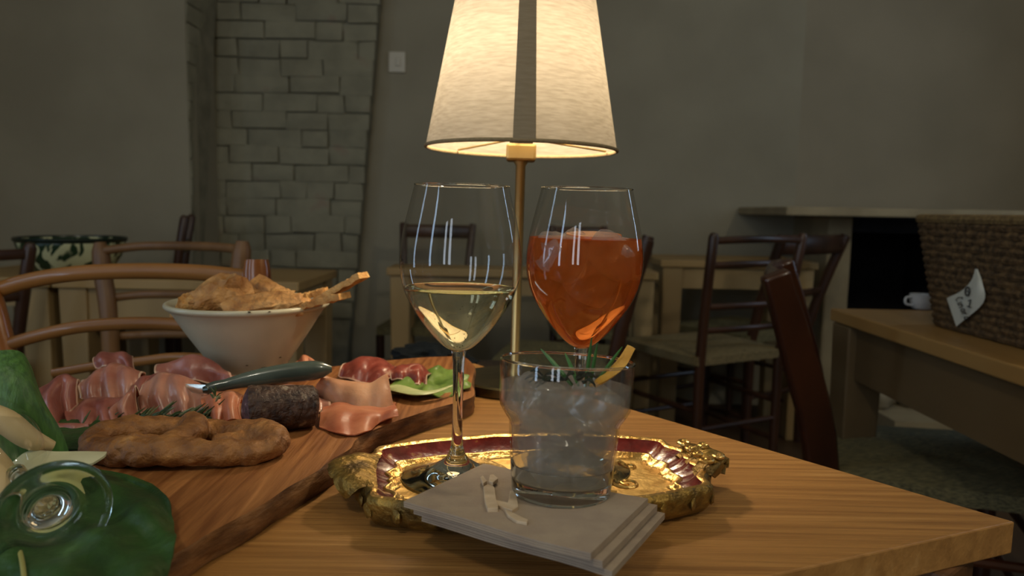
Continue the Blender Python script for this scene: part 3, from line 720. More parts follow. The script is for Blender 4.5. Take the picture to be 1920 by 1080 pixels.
# ================================================================== BREAD BOWL
bc = onz(487, 692, BZ); bc = Vector((aty(468, 600, .845).x, .845, BZ))
bowl = thing('bread_bowl', 'cream glazed bowl with chipped rim holding bread pieces', 'bowl', bc)
pr = [(0, .004), (.034, .004), (.036, 0), (.039, .001), (.0415, .006), (.055, .026), (.0715, .051), (.0825, .0690), (.0875, .0755), (.0905, .0775), (.0925, .0800), (.0915, .0832), (.0870, .0830), (.0795, .074), (.066, .052), (.049, .028), (.036, .012), (0, .010)]
P = cr([(a, 0, b) for a, b in pr], 60)
MB().lathe([(max(0, p.x), p.z) for p in P[:-1]] + [(0, .010)], 72).build('vessel', 'bowl_glaze', bowl, True, angle=80)
for (a, z, s) in ((-.9, .011, .004), (-1.3, .016, .0025), (-.55, .022, .003), (-1.0, .0825, .0016), (-1.22, .083, .002), (-2.2, .014, .002)):
    r = {0: .0}.get(0) or (.0405 + (z - .006) * .62 if z < .07 else .0935)
    blob((r * math.cos(a), r * math.sin(a), z), (s, s, s * .45), (0, 0, a), .2, 2, a, 1).build('chip', 'bowl_chip', bowl, True)
def bread(name, lab, u, v_, y, rad, rot, mat='crust', seed=0, power=.62, amp=.30, cat='bread', grp='bread pieces in the cream bowl'):
    p = aty(u, v_, y); o = blob((0, 0, 0), rad, rot, amp, 1.6, seed, 4, power).build(name, mat); o.location = p
    return tag(o, lab, cat, grp)
bread('bread_piece', 'large torn bread chunk leaning at the left in the bowl', 415, 567, .82, (.032, .016, .026), (.25, -.55, .35), seed=1)
bread('bread_piece', 'flat torn bread piece lying across the front of the bowl', 487, 578, .80, (.044, .016, .012), (.6, -.12, .1), 'crust', 2)
bread('bread_piece', 'rounded bread end at the back of the bowl, before the chair post', 505, 553, .86, (.028, .016, .014), (.5, .35, -.3), 'crust', 3)
bread('bread_piece', 'bread piece bridging the middle of the bowl', 533, 573, .835, (.026, .018, .012), (.4, .2, .3), 'crumb', 4)
bread('bread_piece', 'small ridged bread crust at the left rim of the bowl', 357, 577, .815, (.014, .016, .016), (.2, .5, .2), 'crumb', 5)
def stick(name, lab, a, b, ya, yb, wd, th, seed):
    A, B = aty(a[0], a[1], ya), aty(b[0], b[1], yb); rows = []; D = (B - A).normalized(); sd = D.cross(Vector((0, 0, 1))).normalized(); up = sd.cross(D)
    for i in range(18):
        t = i / 17; c = A.lerp(B, t); row = []
        for j in range(7):
            s = j / 6 * 2 - 1; e = 1 + .35 * noise.noise(Vector((t * 9, seed, s > 0)))
            row.append(c + sd * s * wd * e * .5 + up * (.35 * th * noise.noise(Vector((t * 14, s * 3, seed)))))
        rows.append(row)
    tag(MB().grid(rows, th).build(name, 'crumb', angle=50), lab, 'cracker', 'crackers in the cream bowl')
stick('cracker_stick', 'long flaky cracker sticking out furthest from the bowl', (560, 592), (684, 521), .83, .80, .022, .007, 1)
stick('cracker_stick', 'shorter flaky cracker just below the longest one', (520, 592), (648, 560), .82, .79, .024, .007, 2)
stick('cracker_stick', 'flaky cracker lying behind the two protruding crackers', (540, 570), (612, 550), .86, .86, .03, .007, 3)
leafp = [[aty(318, 572, .80), aty(330, 574, .80), aty(340, 580, .80)], [aty(320, 578, .795), aty(335, 584, .79), aty(350, 590, .79)], [aty(328, 584, .79), aty(340, 590, .785), aty(354, 595, .785)]]
tag(MB().grid(surf([[p + Vector((.006, .02, 0)) for p in r] for r in leafp], 8, 8), .0008).build('garnish_leaf', 'leaf_dark'), 'small dark green leaf inside the left rim of the bowl', 'leaf')

# ================================================================== COLD CUTS
def fold(name, lab, front, ridge, d0, d1, mat, thick=.0012, fat=True, cat='ham slice', grp='prosciutto slices on the board', rough=.0032, seed=0, bulge=.5):
    f = []; dd = d1 - d0
    for u, v_ in front:
        q_ = onz(u, v_, BZ + .0015); f.append(q_ if q_.y < d0 else aty(u, v_, d0))
    d0 = sum(p.y for p in f) / len(f); d1 = d0 + dd; dm = d0 + dd * bulge
    r = [aty(u, v_, dm) for u, v_ in ridge]
    for p in f: p.z = max(p.z, BZ + .0012)
    h = [(a + b) / 2 + Vector((0, -.004, .004)) for a, b in zip(f, r)] if len(f) == len(r) else None
    bk = [Vector((p.x * d1 / dm, d1, max(BZ + .002, p.z - (p.z - BZ) * .75))) for p in r]
    rows = [f, h, r, bk] if h else [f, r, bk]
    nr, nc = 34, 40; G = surf(rows, nr, nc, rough, 45, seed)
    for i_, row in enumerate(G):
        for j_ in range(nc):
            rf = math.sin(j_ / nc * (13 + seed % 4 * 3) + seed) * (1 - i_ / nr) * rough * 1.1; row[j_] = row[j_] + Vector((rf * .3, -rf, rf * .6))
        for j_, p in enumerate(row): row[j_] = p + noise.noise_vector(p * 140) * rough * .12
    for row in G:
        for p in row: p.z = max(p.z, BZ + .001)
    root = MB().grid([g[1:-1] for g in G[1:]] if fat else G, thick).build(name, mat)
    tag(root, lab, cat, grp)
    if fat:
        MB().grid([G[0], G[1]], thick * 1.3).build('fat_rim', 'ham_fat', root)
        MB().grid([g[:2] for g in G[1:]], thick * 1.3).build('fat_rim', 'ham_fat', root)
        MB().grid([g[-2:] for g in G[1:]], thick * 1.3).build('fat_rim', 'ham_fat', root)
    return root
H = 'ham_slice'
fold(H, 'leftmost ham slice with a pointed fold beside the tall leaf', [(58, 785), (90, 806), (120, 792), (143, 760)], [(60, 742), (98, 716), (122, 700), (143, 714)], .640, .70, 'ham', seed=1)
fold(H, 'low rolled ham slice right of the leftmost pointed slice', [(128, 797), (165, 802), (205, 800), (245, 792)], [(130, 768), (165, 752), (200, 750), (240, 748)], .641, .70, 'ham', seed=2, fat=False)
fold(H, 'tall peaked ham slice with a white fat spot', [(150, 748), (190, 755), (225, 757), (268, 728)], [(156, 716), (190, 690), (222, 684), (268, 702)], .70, .76, 'ham_pale', seed=3)
fold(H, 'small ham curl at the very back left of the pile', [(180, 692), (205, 692), (240, 694), (256, 702)], [(180, 670), (195, 660), (225, 663), (247, 672)], .79, .83, 'ham', seed=4)
fold(H, 'narrow upright ham fold just behind the left end of the pretzel', [(202, 797), (222, 799), (245, 795), (258, 780)], [(212, 774), (230, 752), (246, 737), (257, 727)], .645, .68, 'ham_pale', seed=5)
fold(H, 'ham fold between the peaked slice and the knife slice', [(240, 768), (262, 774), (285, 768), (304, 750)], [(248, 738), (262, 713), (285, 705), (304, 704)], .685, .74, 'ham', seed=6)
fold(H, 'broad ham slice pierced by the knife tip', [(266, 778), (305, 784), (352, 788), (400, 780)], [(274, 722), (300, 702), (345, 706), (392, 742)], .665, .73, 'ham_pale', seed=7)
fold(H, 'wide ham slice lying in front of the bread bowl', [(294, 714), (340, 718), (390, 718), (436, 714)], [(296, 686), (335, 675), (375, 668), (430, 702)], .755, .79, 'ham', seed=8)
fold(H, 'reddish ham slice below the knife bolster', [(380, 788), (405, 794), (430, 794), (452, 788)], [(376, 748), (400, 738), (430, 734), (456, 740)], .65, .70, 'ham_orange', seed=9, fat=False)
fold(H, 'flat orange ham slice lying right of the salami', [(600, 802), (640, 815), (675, 815), (712, 796), (745, 782)], [(606, 772), (640, 762), (680, 768), (720, 768), (742, 765)], .637, .72, 'ham_orange', seed=10, fat=False, rough=.002)
fold(H, 'pale ham slice behind the salami and under the knife handle', [(470, 752), (520, 760), (575, 768), (628, 780)], [(474, 732), (520, 727), (570, 728), (612, 752)], .69, .76, 'ham_pale', seed=11)
fold(H, 'scrap of ham lying between the leaves and the pretzel', [(95, 806), (120, 810), (145, 809), (172, 806)], [(98, 800), (120, 796), (145, 797), (172, 798)], .625, .65, 'ham', seed=12, fat=False, rough=.001)
fold(H, 'small ham tip behind the right side of the bowl', [(545, 697), (565, 697), (588, 695), (606, 693)], [(552, 688), (562, 674), (575, 667), (592, 682)], .83, .85, 'ham_orange', seed=13, fat=False)
fold(H, 'ham slice under the front of the bread bowl', [(430, 722), (470, 722), (510, 718), (550, 706)], [(428, 708), (470, 702), (510, 698), (548, 696)], .765, .785, 'ham_pale', seed=14, fat=False, rough=.002)
fold('lardo_slice', 'thick pale curled slice of cured fat in front of the lettuce', [(598, 738), (640, 765), (690, 775), (738, 770)], [(602, 710), (640, 720), (695, 724), (728, 708)], .715, .77, 'lardo', .004, False, 'cured meat', None, .0015, 15, .3)
fold('coppa_slice', 'larger marbled red cured slice left of the lettuce', [(636, 704), (665, 716), (700, 722), (738, 708)], [(646, 682), (675, 671), (705, 673), (742, 692)], .80, .85, 'coppa', .0014, True, 'cured meat', 'marbled cured slices', .003, 16)
fold('coppa_slice', 'smaller marbled red cured slice lying on the lettuce', [(735, 712), (758, 716), (782, 724), (802, 724)], [(735, 694), (755, 687), (785, 687), (804, 702)], .785, .84, 'coppa', .0014, True, 'cured meat', 'marbled cured slices', .003, 17)
# salami
sA, sB = aty(466, 780, .606), aty(598, 784, .628); sA.z = BZ + .0205; sB.z = BZ + .0190
sal = thing('salami_chunk', 'dark cured salami stub between the pretzel and knife handle', 'salami', (sA.x, sA.y, BZ))
pts = [sA.lerp(sB, t) for t in (0, .04, .2, .4, .6, .8, .92, .98, 1)]
mb = MB().tube(pts, [.0195, .0205, .0202, .0198, .0195, .019, .018, .014, .006], 28, cap=False)
for q_ in mb.v: q_ += noise.noise_vector(q_ * 60) * .0012
mb.build('casing', 'salami_skin', sal)
dx = (sA - sB).normalized(); side = dx.cross(Vector((0, 0, 1))).normalized(); upv = side.cross(dx)
cut = MB(); rr = [[sA + dx * (.006 * (1 - (i / 6) ** 2)) + (side * math.cos(2 * math.pi * j / 28) + upv * math.sin(2 * math.pi * j / 28)) * (.0196 * i / 6) for j in range(28)] for i in range(1, 7)]
cut.v = [sA + dx * .006] + [p for r in rr for p in r]
for j in range(28): cut.f.append((0, 1 + j, 1 + (j + 1) % 28))
for i in range(5):
    for j in range(28): cut.f.append((1 + i * 28 + j, 1 + i * 28 + (j + 1) % 28, 1 + (i + 1) * 28 + (j + 1) % 28, 1 + (i + 1) * 28 + j))
cut.build('cut_face', 'salami_cut', sal)
# knife
k0, k1, k2 = aty(350, 729, .66), aty(388, 730, .655), aty(622, 692, .69)
kn = thing('table_knife', 'knife with dark green-grey handle stuck into the ham', 'knife', k1)
hp = [k1.lerp(k2, t) + Vector((0, 0, .0035 * math.sin(t * math.pi))) for t in [i / 14 for i in range(15)]]
MB().tube(hp, [.0056, .0066, .0058, .0068, .0078, .0085, .0091, .0096, .0100, .0104, .0107, .0108, .0104, .0084, .0034], 16, flat=(.8, .92), up=(0, 0, 1)).build('handle', 'knife_handle', kn)
MB().tube([k1.lerp(k2, -.03), k1.lerp(k2, .012), k1.lerp(k2, .03)], [.0038, .0058, .0042], 14, flat=(1, .75), up=(0, 0, 1)).build('bolster', 'knife_bolster', kn)
MB().tube([k1 + (k0 - k1) * 2.2, k0, k1], [.0008, .0050, .0046], 10, flat=(.25, 1), up=(0, 0, 1)).build('blade', 'knife_blade', kn)
# lettuce
lr = [[(732, 752, .735), (760, 772, .715), (800, 772, .722), (840, 762, .735)],
      [(728, 735, .76), (770, 745, .75), (820, 738, .76), (872, 742, .755)],
      [(740, 722, .785), (790, 722, .79), (840, 712, .79), (884, 728, .775)],
      [(790, 705, .82), (815, 690, .83), (845, 692, .83), (870, 705, .82)]]
rows = [[max_z for max_z in (aty(*p) for p in r)] for r in lr]
for r in rows:
    for p in r: p.z = max(p.z, BZ + .003)
lt = MB().grid(surf(rows, 34, 40, .008, 55, 3), .001).build('lettuce_leaf', 'lettuce'); tag(lt, 'crinkled green lettuce leaf at the right end of the board', 'lettuce')
MB().tube(cr([aty(738, 733, .742) + Vector((0, 0, .004)), aty(780, 747, .715) + Vector((0, 0, .006)), aty(815, 743, .72) + Vector((0, 0, .005)), aty(852, 728, .745) + Vector((0, 0, .004))], 14), [.010, .0105, .010, .0095, .009, .008, .007, .006, .005, .004, .003, .0025, .002, .001], 10, flat=(1, .25), up=(0, 0, 1)).build('rib', 'lettuce_rib', lt)
# rosemary
def sprig(lab, path, n, seed, ln=.016):
    random.seed(seed); pts = cr([aty(*p) for p in path], 20)
    for p in pts: p.z = max(p.z, BZ + .003)
    st = MB().tube(pts, .0010, 6).build('rosemary_sprig', 'rosemary_pale'); tag(st, lab, 'rosemary', 'rosemary on the board')
    nb = MB(); nb2 = MB()
    for i in range(n):
        t = random.random() * 18.9; k = int(t); p = pts[k].lerp(pts[k + 1], t - k); d = (pts[k + 1] - pts[k]).normalized()
        a = random.uniform(0, 6.28); o = d.orthogonal().normalized(); o = Matrix.Rotation(a, 3, d) @ o
        e = p + (d * .7 + o * .7) * ln * random.uniform(.7, 1.2); e.z = max(e.z, BZ + .002)
        (nb if random.random() < .75 else nb2).tube([p, (p + e) / 2 + Vector((0, 0, .001)), e], [.0006, .0011, .0003], 5, flat=(1, .5))
    for q_, mname in ((nb, 'rosemary'), (nb2, 'rosemary_pale')):
        o = q_.build('needles', mname, st); o['kind'] = 'stuff'
sprig('rosemary sprig lying below the knife-pierced ham slice', [(250, 790, .62), (300, 784, .625), (350, 786, .63), (405, 782, .635)], 110, 3, .019)
sprig('rosemary sprig in front of the low rolled ham slice', [(150, 812, .60), (190, 806, .618), (240, 804, .62), (275, 800, .625)], 60, 4)
sprig('rosemary sprig standing left of the salami', [(392, 802, .63), (398, 780, .635), (402, 758, .64), (404, 742, .645)], 26, 5, .010)
random.seed(21)

# ================================================================== PRETZEL
pc = Vector((aty(347, 855, .549).x, .549, BZ))
pz = thing('pretzel_bread', 'brown twisted ring-shaped bread lying on the serving board', 'bread', pc)
tags = []
mb = MB()
path = []
for i in range(72):
    a = 2 * math.pi * i / 72; x = .069 * math.cos(a); y = .030 * math.sin(a)
    path.append(Vector((x, y - .001, .0108 + .002 * math.sin(3 * a))))
mb.tube(path, [.0112 + .0004 * math.sin(2 * math.pi * i / 72) + .0012 * math.sin(3 * 2 * math.pi * i / 72 + 1) for i in range(72)], 18, closed=True, flat=(1.1, .95), up=(0, 0, 1))
mb.tube(cr([(-.008, .030, .014), (.000, .016, .018), (.006, -.004, .016), (-.004, -.026, .013)], 16), .0108, 14)
mb.tube(cr([(-.046, .000, .010), (-.028, -.004, .012), (-.010, -.010, .013)], 10), [.004, .006, .0065, .006, .0055, .0055, .0055, .0055, .0055, .005], 12)
mb.tube(cr([(.052, .008, .008), (.036, .006, .007), (.020, .004, .008)], 10), .0085, 12)
o = mb.build('crust', 'pretzel', pz, True)
rm = o.modifiers.new('remesh', 'REMESH'); rm.mode = 'VOXEL'; rm.voxel_size = .0018; rm.use_smooth_shade = True
smm = o.modifiers.new('smooth', 'SMOOTH'); smm.iterations = 4; smm.factor = .5
tx = bpy.data.textures.new('crustnoise', 'CLOUDS'); tx.noise_scale = .014
dm = o.modifiers.new('disp', 'DISPLACE'); dm.texture = tx; dm.strength = .006; dm.mid_level = .5

# ================================================================== LEAVES AND STALKS AT LEFT
def leaf(name, lab, rows, mat, thick=.0012, rough=.002, seed=0, cat='leaf', nr=20, nc=20, grp=None):
    R_ = [[aty(*p) for p in r] for r in rows]
    for r in R_:
        for p in r: p.z = max(p.z, BZ + .004)
    G = surf(R_, nr, nc, rough, 25, seed)
    for r in G:
        for p in r: p.z = max(p.z, BZ + .0025)
    return tag(MB().grid(G, thick).build(name, mat), lab, cat, grp)
leaf('husk_leaf', 'tall upright ribbed green leaf at the left edge', [[(-60, 900, .50), (0, 890, .49), (60, 880, .49), (135, 862, .50)], [(-60, 800, .49), (0, 800, .48), (60, 800, .485), (112, 812, .50)], [(-60, 720, .49), (-10, 715, .485), (50, 720, .49), (78, 752, .50)], [(-50, 668, .50), (-8, 660, .50), (35, 662, .505), (55, 690, .51)]], 'leaf_husk', .0015, .001, 1)
lr2 = [[(-70, 1165, .004), (20, 1170, .010), (110, 1175, .004), (200, 1180, .012), (290, 1175, .003)],
       [(-70, 1085, .006), (20, 1095, .004), (110, 1080, .014), (200, 1095, .005), (262, 1085, .014), (312, 1088, .003)][:6],
       [(-70, 1020, .004), (20, 1015, .012), (110, 1020, .004), (200, 1012, .012), (275, 1020, .004), (330, 1030, .010)],
       [(-60, 965, .006), (20, 965, .004), (110, 960, .012), (200, 965, .004), (270, 955, .014), (324, 985, .003)],
       [(-40, 915, .004), (30, 912, .010), (110, 910, .004), (190, 905, .012), (255, 915, .004), (314, 935, .010)],
       [(0, 884, .006), (50, 882, .004), (110, 880, .008), (170, 880, .004), (225, 888, .006), (268, 902, .003)]]
G = surf([[onz(u, v_, BZ + .002 + h_) for u, v_, h_ in r] for r in lr2], 44, 44, .0018, 60, 2)
for r in G:
    for p in r: p.z = max(p.z, BZ + .0025)
lf = tag(MB().grid(G, .0012).build('broad_leaf', 'leaf_dark'), 'broad dark green leaf lying under the glass at lower left', 'leaf')
MB().tube(cr([onz(46, 1120, BZ + .012), onz(44, 1070, BZ + .012), onz(36, 1030, BZ + .012), onz(22, 1000, BZ + .010)], 12), .0012, 8, flat=(1, .5), up=(0, 0, 1)).build('midrib', 'leaf_yellow', lf)
leaf('broad_leaf', 'dark green leaf under the ham behind the pale petal', [[(80, 850, .545), (150, 850, .545), (200, 840, .55)], [(90, 825, .59), (150, 822, .59), (200, 818, .59)], [(100, 808, .615), (150, 808, .615), (200, 806, .615)]], 'leaf_dark', .001, .003, 3)
leaf('pale_petal', 'pale cream pointed petal in front of the pretzel', [[(20, 935, .44), (50, 900, .44), (110, 885, .435), (150, 878, .44), (176, 872, .445)], [(18, 900, .445), (48, 868, .45), (105, 866, .45), (155, 862, .45), (198, 858, .455)], [(25, 868, .455), (55, 848, .46), (105, 850, .46), (155, 850, .46), (202, 851, .462)]], 'leaf_pale', .0015, .001, 4, 'petal')
leaf('pale_petal', 'yellowish folded petal hanging behind the lying glass', [[(40, 950, .42), (70, 910, .42), (110, 905, .42)], [(45, 920, .425), (85, 885, .425), (135, 890, .43)], [(120, 1010, .41), (128, 960, .42), (140, 910, .43)]], 'leaf_yellow', .0015, .001, 5, 'petal')
def stalk(lab, pts, rad):
    P = cr([aty(*p) for p in pts], 16); r = cr([Vector((x, 0, 0)) for x in rad], 16)
    return tag(MB().tube(P, [q_.x for q_ in r], 14).build('pale_stalk', 'stalk'), lab, 'stalk', 'pale stalks at the left')
stalk('thick pale stalk in front of the tall green leaf', [(-40, 770, .455), (10, 790, .455), (55, 822, .46), (98, 838, .468)], [.007, .008, .007, .004])
stalk('brownish stalk at the left edge below the pale stalk', [(-30, 860, .43), (-5, 890, .425), (15, 930, .42), (20, 980, .415)], [.010, .010, .009, .008])
# flute lying on its side
fc = aty(100, 965, .375); fax = Vector((-.72, .66, .06)).normalized()
fg = thing('flute_glass', 'clear stemmed glass lying on its side in the lower left corner', 'glass', fc)
fg.rotation_mode = 'QUATERNION'; fg.rotation_quaternion = Vector((0, 0, 1)).rotation_difference(fax)
MB().lathe([(0, .0022), (.010, .0018), (.022, .0006), (.0290, 0), (.0300, .0006), (.0292, .0014), (.020, .0030), (.012, .0060), (.0085, .011), (.0062, .018), (.005, .03), (.0048, .06), (.0055, .072), (0, .0735)], 64).build('stem_and_foot', 'glass_solid', fg, True)
MB().lathe([(0, .0728), (.006, .0745), (.014, .082), (.022, .095), (.0265, .115), (.028, .14), (.027, .17), (.0245, .20)], 56).build('bowl', 'glass_thin', fg, True)

# ================================================================== CHAIRS
def chair(lab, loc, rz, wood='walnut', seatm='rush', w=.40, d=.38, sh_=.45, bh=.90, lean=.09, flare=.02, pr_=.017, rails=(), name='ladder_chair', flat=(1, 1), knob=True, seat=True, railw=None, grp='straw-seated chairs'):
    c = thing(name, lab, 'chair', loc, rz, grp); hw = w / 2 - .02
    railw = railw or wood
    def post(s, z):
        t = max(0, (z - sh_) / (bh - sh_)); return Vector((s * (hw + flare * t), -d / 2 - lean * t ** 1.2, z))
    for s in (-1, 1):
        P = [post(s, z) for z in (0, sh_ * .5, sh_, sh_ + (bh - sh_) * .35, sh_ + (bh - sh_) * .7, bh - .012, bh)]
        MB().tube(P, [pr_ * .85, pr_, pr_ * 1.05, pr_, pr_, pr_, pr_ * (.6 if knob else .9)], 12, flat=flat, up=(1, 0, 0)).build('rear_leg', wood, c, True)
        MB().tube([(s * w / 2, d / 2, 0), (s * w / 2, d / 2, sh_ * .6), (s * w / 2, d / 2, sh_ + .01)], [pr_ * .8, pr_, pr_ * 1.02], 12).build('front_leg', wood, c, True)
    for (z, hgt, bow, arch) in rails:
        a, b = post(-1, z), post(1, z); P = []
        for i in range(17):
            t = i / 16; k = math.sin(math.pi * t); P.append(a.lerp(b, t) + Vector((0, -bow * k, arch * k)))
        MB().tube(P, hgt / 2, 12, flat=((.62, 1) if hgt < .03 else (.3, 1)), up=(0, 0, 1)).build('back_rail', railw, c, True)
    if seat:
        G = []
        for i in range(13):
            row = []
            for j in range(13):
                x = j / 12 * 2 - 1; y = i / 12 * 2 - 1
                e = max(abs(x), abs(y)); puff = .012 * (1 - e ** 4) - .010 * (1 - min(1, 3 * abs(abs(x) - abs(y)))) * (1 - e)
                row.append(Vector((x * (w / 2 + .012) * (1 if y > 0 else 1 - .05 * abs(y)), y * (d / 2 + .012), sh_ + .012 + puff)))
            G.append(row)
        MB().grid(G, .030).build('seat', seatm, c, True, angle=80)
    for z in (.16, .30):
        for s in (-1, 1): MB().tube([(s * hw, -d / 2, z), (s * w / 2, d / 2, z)], .010, 8).build('stretcher', wood, c, True)
    for z in (.20, .33): MB().tube([(-w / 2, d / 2, z), (w / 2, d / 2, z)], .010, 8).build('stretcher', wood, c, True)
    MB().tube([(-hw, -d / 2, .24), (hw, -d / 2, .24)], .010, 8).build('stretcher', wood, c, True)
    return c
LAD = lambda: [(.88, .024, .03, .006), (.80, .024, .03, .004), (.66, .022, .03, .004), (.58, .022, .03, .004)]
p = aty(1397, 640, 2.72)
chair('dark ladder-back chair with four rails and straw seat right of the orange drink', (p.x - .19, 2.62, 0), R(28), 'walnut', 'rush_pale', w=.41, bh=.905, rails=LAD(), lean=.06)
chair('dark chair with broad top rail standing behind the ladder-back chair', (.98, 3.06, 0), R(35), 'walnut', 'rush', w=.40, bh=.89, lean=.14, flare=.03, rails=[(.855, .075, .03, 0), (.66, .03, .03, 0)], flat=(1.3, .8), knob=False)
# chair drawn up to the right side of the near table
pt = aty(1432, 508, 1.36)
pA = aty(1452, 512, 1.32); pB = aty(1540, 870, 1.40)
dirv = Vector((.38, 1, 0)).normalized()
ch = thing('rush_chair', 'dark brown chair with straw seat at the right corner of the oak table', 'chair', (.85, 1.42, 0))
def sq_post(top, bot, wd, dp, nm, mat, edge=None):
    ax = (bot - top).normalized(); s = Vector((1, .12, 0)).normalized(); s = (s - ax * s.dot(ax)).normalized(); t = ax.cross(s)
    rows = []
    P = cr([top, top.lerp(bot, .35) + s * .006, bot, bot + Vector((.02, 0, -.45))], 14); mb = MB()
    k = 0
    for i, q_ in enumerate(P):
        g = .82 + .25 * min(1, i / 6)
        mb.v += [q_ - s * wd / 2 * g - t * dp / 2, q_ + s * wd / 2 * g - t * dp / 2, q_ + s * wd / 2 * g + t * dp / 2, q_ - s * wd / 2 * g + t * dp / 2]
    for i in range(13):
        for j in range(4): mb.f.append((i * 4 + j, i * 4 + (j + 1) % 4, i * 4 + 4 + (j + 1) % 4, i * 4 + 4 + j))
    mb.f += [(3, 2, 1, 0), (52, 53, 54, 55)]
    return mb.build(nm, mat, ch, bevel=.006)
sq_post(pA, pB, .062, .028, 'rear_leg', 'mahogany')
far = Vector((.13, .34, .0)); sq_post(pA + far + Vector((.01, 0, .0)), pB + far, .055, .028, 'rear_leg', 'mahogany')
for t_, hgt in ((.06, .06), (.42, .045), (.7, .03)):
    a = pA.lerp(pB, t_); b = a + far; P = [a.lerp(b, i / 10) + Vector((-.02 * math.sin(math.pi * i / 10), 0, 0)) for i in range(11)]
    MB().tube(P, hgt / 2, 10, flat=(.35, 1), up=(0, 0, 1)).build('back_rail', 'mahogany', ch)
s0, s1, s2, s3 = onz(1548, 858, .455), onz(1552, 858, .455), onz(1905, 905, .455), onz(1800, 990, .455)
sc0 = pB.copy(); sc0.z = .455
fw = Vector((.93, -.22, 0)).normalized(); lt_ = far.normalized()
a0 = sc0 + Vector((.01, -.02, 0)); a1 = a0 + far + lt_ * .03; b0 = a0 + fw * .40 - lt_ * .03; b1 = a1 + fw * .40 + lt_ * .03
G = []
for i in range(17):
    row = []
    for j in range(17):
        x = j / 16 * 2 - 1; y = i / 16 * 2 - 1; e = max(abs(x), abs(y))
        q_ = a0.lerp(a1, j / 16).lerp(b0.lerp(b1, j / 16), i / 16); q_.z += .016 * (1 - e ** 4) - .012 * (1 - min(1, 4 * abs(abs(x) - abs(y)))) * (1 - e); row.append(q_)
    G.append(row)
MB().grid(G, .035).build('seat', 'rush', ch, angle=80)
for q_ in (b0, b1): MB().tube([(q_.x - .015, q_.y, 0), (q_.x - .015, q_.y, .44)], .02, 10).build('front_leg', 'mahogany', ch)
for z in (.18, .32):
    for (u_, w_) in ((a0, b0), (a1, b1), (b0, b1)): MB().tube([(u_.x, u_.y, z), (w_.x, w_.y, z)], .010, 8).build('stretcher', 'mahogany', ch)

# chair behind the bread bowl
cA = aty(-70, 560, 1.0); cB = aty(482, 500, 1.0)
nc_ = thing('bentwood_chair', 'glossy chestnut chair with bowed back rails behind the bread bowl', 'chair', (-.60, 1.15, 0))
pR = [aty(481, 487, .995), aty(483, 560, .99), aty(487, 640, .985), aty(492, 760, .99), Vector((-.36, 1.02, 0))]
MB().tube(cr(pR, 14), [.0165, .0190, .0190, .0186, .0184, .018, .018, .017, .017, .017, .017, .016, .015, .014], 16).build('rear_leg', 'chestnut', nc_)
pL = [aty(-40, 500, 1.06), aty(-12, 580, 1.05), aty(14, 690, 1.04), aty(30, 800, 1.04), Vector((-.76, 1.10, 0))]
MB().tube(cr(pL, 14), .0165, 16).build('rear_leg', 'chestnut', nc_)
def rail(pts, rad, fl=(.7, 1)): MB().tube(cr([aty(*q_) for q_ in pts], 26), rad, 14, flat=fl, up=(0, 0, 1)).build('back_rail', 'chestnut_rail', nc_)
rail([(-40, 558, 1.06), (40, 530, 1.065), (140, 513, 1.065), (260, 508, 1.05), (370, 511, 1.03), (470, 521, 1.0)], .0118)
rail([(8, 648, 1.04), (70, 630, 1.045), (150, 613, 1.045), (260, 606, 1.03), (370, 611, 1.01), (485, 622, .99)], .0095)
rail([(100, 700, 1.04), (190, 685, 1.03), (260, 678, 1.02), (340, 670, 1.01), (488, 680, .99)], .007)
sG = [[Vector((-.36 - .40 * j / 10 + .0 * i, 1.03 + .008 * j + .38 * i / 10, .45 + .010 * math.sin(math.pi * i / 10) * math.sin(math.pi * j / 10))) for j in range(11)] for i in range(11)]
MB().grid(sG, .03).build('seat', 'rush', nc_)
for x, y in ((-.39, 1.40), (-.74, 1.47)): MB().tube([(x, y, 0), (x, y, .43)], .016, 10).build('front_leg', 'chestnut', nc_)
for z in (.2, .33): MB().tube([(-.37, 1.04, z), (-.39, 1.40, z)], .01, 8).build('stretcher', 'chestnut', nc_); MB().tube([(-.75, 1.10, z), (-.74, 1.47, z)], .01, 8).build('stretcher', 'chestnut', nc_)

# paler chair further back
q1, q2 = aty(187, 455, 1.75), aty(455, 452, 1.62)
c2 = thing('bentwood_chair', 'paler brown chair with one bowed top rail before the majolica bowl', 'chair', ((q1.x + q2.x) / 2, 1.75, 0))
for top, lo, bx_ in ((q1, aty(207, 640, 1.72), 0), (q2, aty(440, 640, 1.60), 0)):
    MB().tube(cr([top, aty(0, 0, 1) * 0 + top.lerp(lo, .35), lo, Vector((lo.x, lo.y, 0))], 12), [.013, .020, .021, .021, .021, .021, .021, .02, .02, .019, .018, .017], 14).build('rear_leg', 'chair_brown', c2)
MB().tube(cr([aty(195, 470, 1.74), aty(260, 462, 1.76), aty(330, 461, 1.73), aty(400, 463, 1.67), aty(448, 467, 1.62)], 22), .0105, 12, flat=(.7, 1), up=(0, 0, 1)).build('back_rail', 'chair_brown', c2)
MB().tube(cr([aty(200, 560, 1.73), aty(260, 553, 1.75), aty(330, 552, 1.72), aty(400, 554, 1.66), aty(446, 558, 1.61)], 22), .010, 12, flat=(.7, 1), up=(0, 0, 1)).build('back_rail', 'chair_brown', c2)
MB().tube(cr([aty(203, 632, 1.73), aty(260, 628, 1.75), aty(330, 626, 1.72), aty(400, 627, 1.66), aty(444, 630, 1.61)], 22), .010, 12, flat=(.7, 1), up=(0, 0, 1)).build('back_rail', 'chair_brown', c2)
lo1 = aty(207, 640, 1.72); lo2 = aty(440, 640, 1.60); fwd = Vector((.15, 1, 0)).normalized() * .38
G = [[Vector((*( (lo1.lerp(lo2, j / 10)) + fwd * (i / 10)).to_tuple()[:2], .455)) for j in range(11)] for i in range(11)]
MB().grid(G, .03).build('seat', 'rush', c2)
